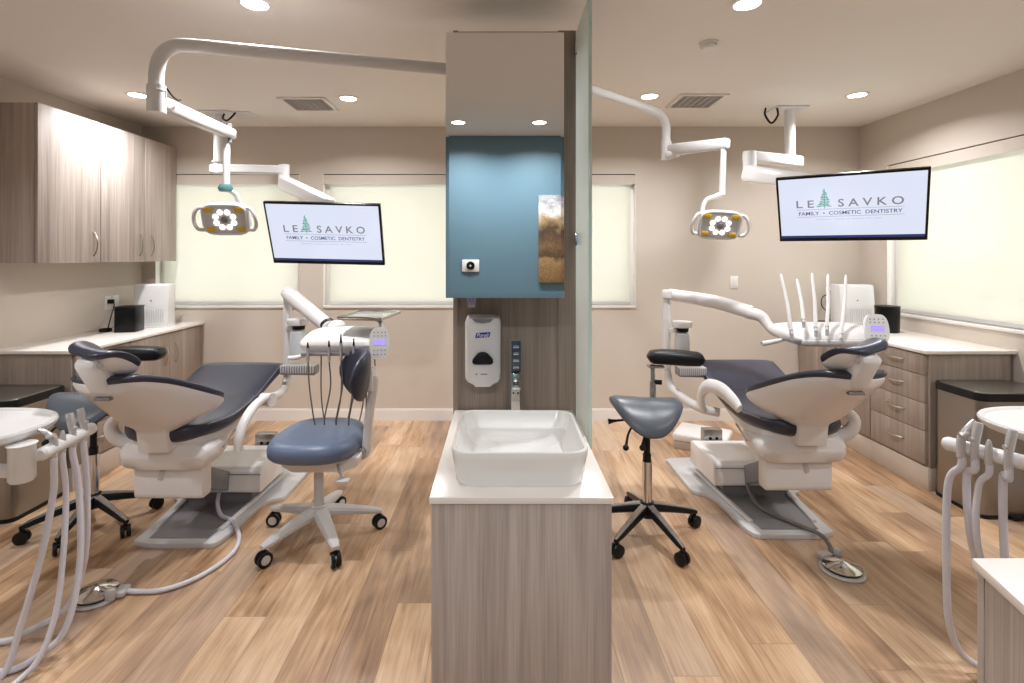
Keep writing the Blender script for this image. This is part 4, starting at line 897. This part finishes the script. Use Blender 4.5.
obj('pipe', MB().tube([(.24, 2.675, 2.42), (.36, 2.735, 2.42), (.50, 2.84, 2.42), (.75, 3.06, 2.42), (.95, 3.24, 2.42), (1.03, 3.31, 2.405), (1.065, 3.34, 2.35), (1.07, 3.35, 2.28), (1.07, 3.35, 2.16)], .027, 18, 66), 'white', t, world=True)
obj('elbow_joint', MB().cyl((1.07, 3.35, 2.25), (1.07, 3.35, 2.135), .033, n=24).cyl((1.075, 3.33, 2.16), (1.12, 3.28, 2.165), .03, n=16), 'white', t, world=True)
obj('spring_arm', bar_between((1.085, 3.33, 2.19), (1.285, 2.93, 2.150), .052, .072, .045, .060), 'white', t, world=True)
obj('drop_rod', MB().cyl((1.272, 2.955, 2.17), (1.262, 2.955, 1.86), .016, .018), 'white', t, world=True)
obj('yoke', MB().tube([(1.262, 2.955, 1.865), (1.22, 2.96, 1.85), (1.175, 2.97, 1.83), (1.155, 2.97, 1.77), (1.16, 2.96, 1.72)], [.018, .014, .013, .012, .012], 12, 20), 'white', t, world=True)
dental_light(t, (1.245, 2.95, 1.690), -1, .38, -.10, .06)

# ================================================================== SCREENS ON CEILING ARMS
def screen(c, yaw, pit, rol, label):
    t = thing('display_screen', label, 'monitor', c)
    t.rotation_euler = (Matrix.Rotation(yaw, 3, 'Z') @ Matrix.Rotation(pit, 3, 'X') @ Matrix.Rotation(rol, 3, 'Y')).to_euler()
    Wd, Hh = .80, .468
    obj('housing', MB().box(-Wd/2, Wd/2, 0, .028, -Hh/2, Hh/2, .004), 'blackg', t)
    obj('rear_cover', MB().box(-.26, .26, .026, .06, -.17, .15, .012), 'black', t)
    s = obj('lit_panel', MB().box(-Wd/2+.014, Wd/2-.014, -.0012, .002, -Hh/2+.030, Hh/2-.014), 'screen', t)
    y = -.0018
    obj('taskbar', MB().box(-Wd/2+.014, Wd/2-.014, y, .0, -Hh/2+.026, -Hh/2+.044), 'bar', s)
    text('lettering', 'L E', 'logog', s, .100, -.237, .040, y, bold=.012, height=.052)
    text('lettering', 'S A V K O', 'logog', s, .335, .113, .040, y, bold=.012, height=.054)
    text('lettering', 'FAMILY  \u2022  COSMETIC  DENTISTRY', 'logob', s, .55, .0, -.028, y, bold=.012, height=.026)
    m = MB(); xx = -.18
    for wd_ in (.075, .012, .055, .018, .070, .030, .040):
        m.box(xx, xx+wd_, y, -.001, -.076, -.071); xx += wd_+.009
    obj('faint_line', m, 'logol', s)
    obj('rule', MB().box(-.285, .285, y, -.001, -.0015, .0005), 'logog', s); obj('rule', MB().box(-.285, .285, y, -.001, -.054, -.052), 'logog', s)
    m = MB(); x0 = -.128
    m.box(x0-.002, x0+.002, y-.0002, y, .004, .140)
    rnd = random.Random(3)
    for k in range(11):
        z = .140-.0115*k; w = .006+.0038*k
        for q in (-1, 1):
            ww = w*(.55+.6*rnd.random()); dz = .004*rnd.random()
            m.prism([(x0, z+.003), (x0+q*ww*.6, z+.003-dz), (x0+q*ww, z-.004-dz), (x0+q*ww*.7, z-.007-dz), (x0+q*ww*.3, z-.004), (x0, z-.006)], y-.0003, y-.0001, 'y')
    obj('logo_tree', m, 'logot', s)
    m = obj('mount_plate', MB().box(-.06, .06, .058, .075, -.06, .06, .004), 'white', t)
    return t
def mount(x, y, label, els):
    t = thing('ceiling_mount', label, 'monitor mount', (x, y, H))
    obj('ceiling_plate', MB().box(-.13, .13, -.09, .09, -.014, 0, .003).box(.05, .28, -.05, .10, -.008, 0, .002) if x < 0 else MB().box(-.12, .13, -.11, .10, -.014, 0, .003), 'white', t)
    for n, m, mt in els: obj(n, m, mt, t, world=True)
    return t
s1 = screen((-1.228, 3.658, 1.664), .001, .443, .025, 'wide flat screen with green tree logo, left of the mirror column')
s2 = screen((2.221, 3.316, 1.819), -.619, .488, .004, 'wide flat screen with green tree logo, above the right dental chair')
b1 = Vector(wm(s1) @ Vector((0, .075, 0)))
b2 = Vector(wm(s2) @ Vector((0, .075, 0)))
zA = 2.226
mount(-2.34, 4.32, 'white jointed ceiling mount holding the left screen', [
    ('drop_pole', MB().cyl((-2.34, 4.32, 2.69), (-2.34, 4.32, 2.20), .036, n=24).cyl((-2.34, 4.32, 2.30), (-2.34, 4.32, 2.29), .05, n=24), 'white'),
    ('cable', MB().tube([(-2.28, 4.30, 2.69), (-2.27, 4.26, 2.64), (-2.23, 4.25, 2.62), (-2.19, 4.26, 2.66), (-2.18, 4.28, 2.69)], .008, 8, 20), 'black'),
    ('upper_arm', bar_between((-2.40, 4.32, 2.235), (-1.80, 4.38, 2.235), .085, .075, .085, .07), 'white'),
    ('elbow', MB().cyl((-1.82, 4.38, 2.28), (-1.82, 4.38, 2.08), .045, n=24), 'white'),
    ('lower_arm', bar_between((-1.83, 4.38, 2.13), (b1.x-.03, b1.y+.13, b1.z+.20), .09, .12, .075, .09), 'white'),
    ('tilt_head', MB().tube([(b1.x-.02, b1.y+.15, b1.z+.20), (b1.x, b1.y+.14, b1.z+.10), (b1.x, b1.y+.02, b1.z+.01)], .028, 12, 10), 'white')])
mount(2.31, 4.20, 'white jointed ceiling mount holding the right screen', [
    ('drop_pole', MB().cyl((2.33, 4.18, 2.69), (2.33, 4.18, 2.25), .040, n=24).cyl((2.33, 4.18, 2.315), (2.33, 4.18, 2.305), .055, n=24), 'white'),
    ('cable', MB().tube([(2.12, 4.15, 2.69), (2.10, 4.12, 2.63), (2.14, 4.10, 2.56), (2.19, 4.10, 2.62), (2.20, 4.13, 2.69)], .008, 8, 20), 'black'),
    ('upper_arm', bar_between((2.40, 4.16, 2.26), (1.90, 4.02, 2.285), .09, .09, .09, .08), 'white'),
    ('elbow', MB().cyl((1.93, 4.02, 2.32), (1.93, 4.02, 2.09), .048, n=24), 'white'),
    ('lower_arm', bar_between((1.90, 4.04, 2.16), (b2.x+.02, b2.y+.16, b2.z+.14), .09, .12, .08, .10), 'white'),
    ('tilt_head', MB().tube([(b2.x+.02, b2.y+.16, b2.z+.14), (b2.x+.01, b2.y+.10, b2.z+.05), (b2.x, b2.y+.01, b2.z)], .028, 12, 10), 'white')])
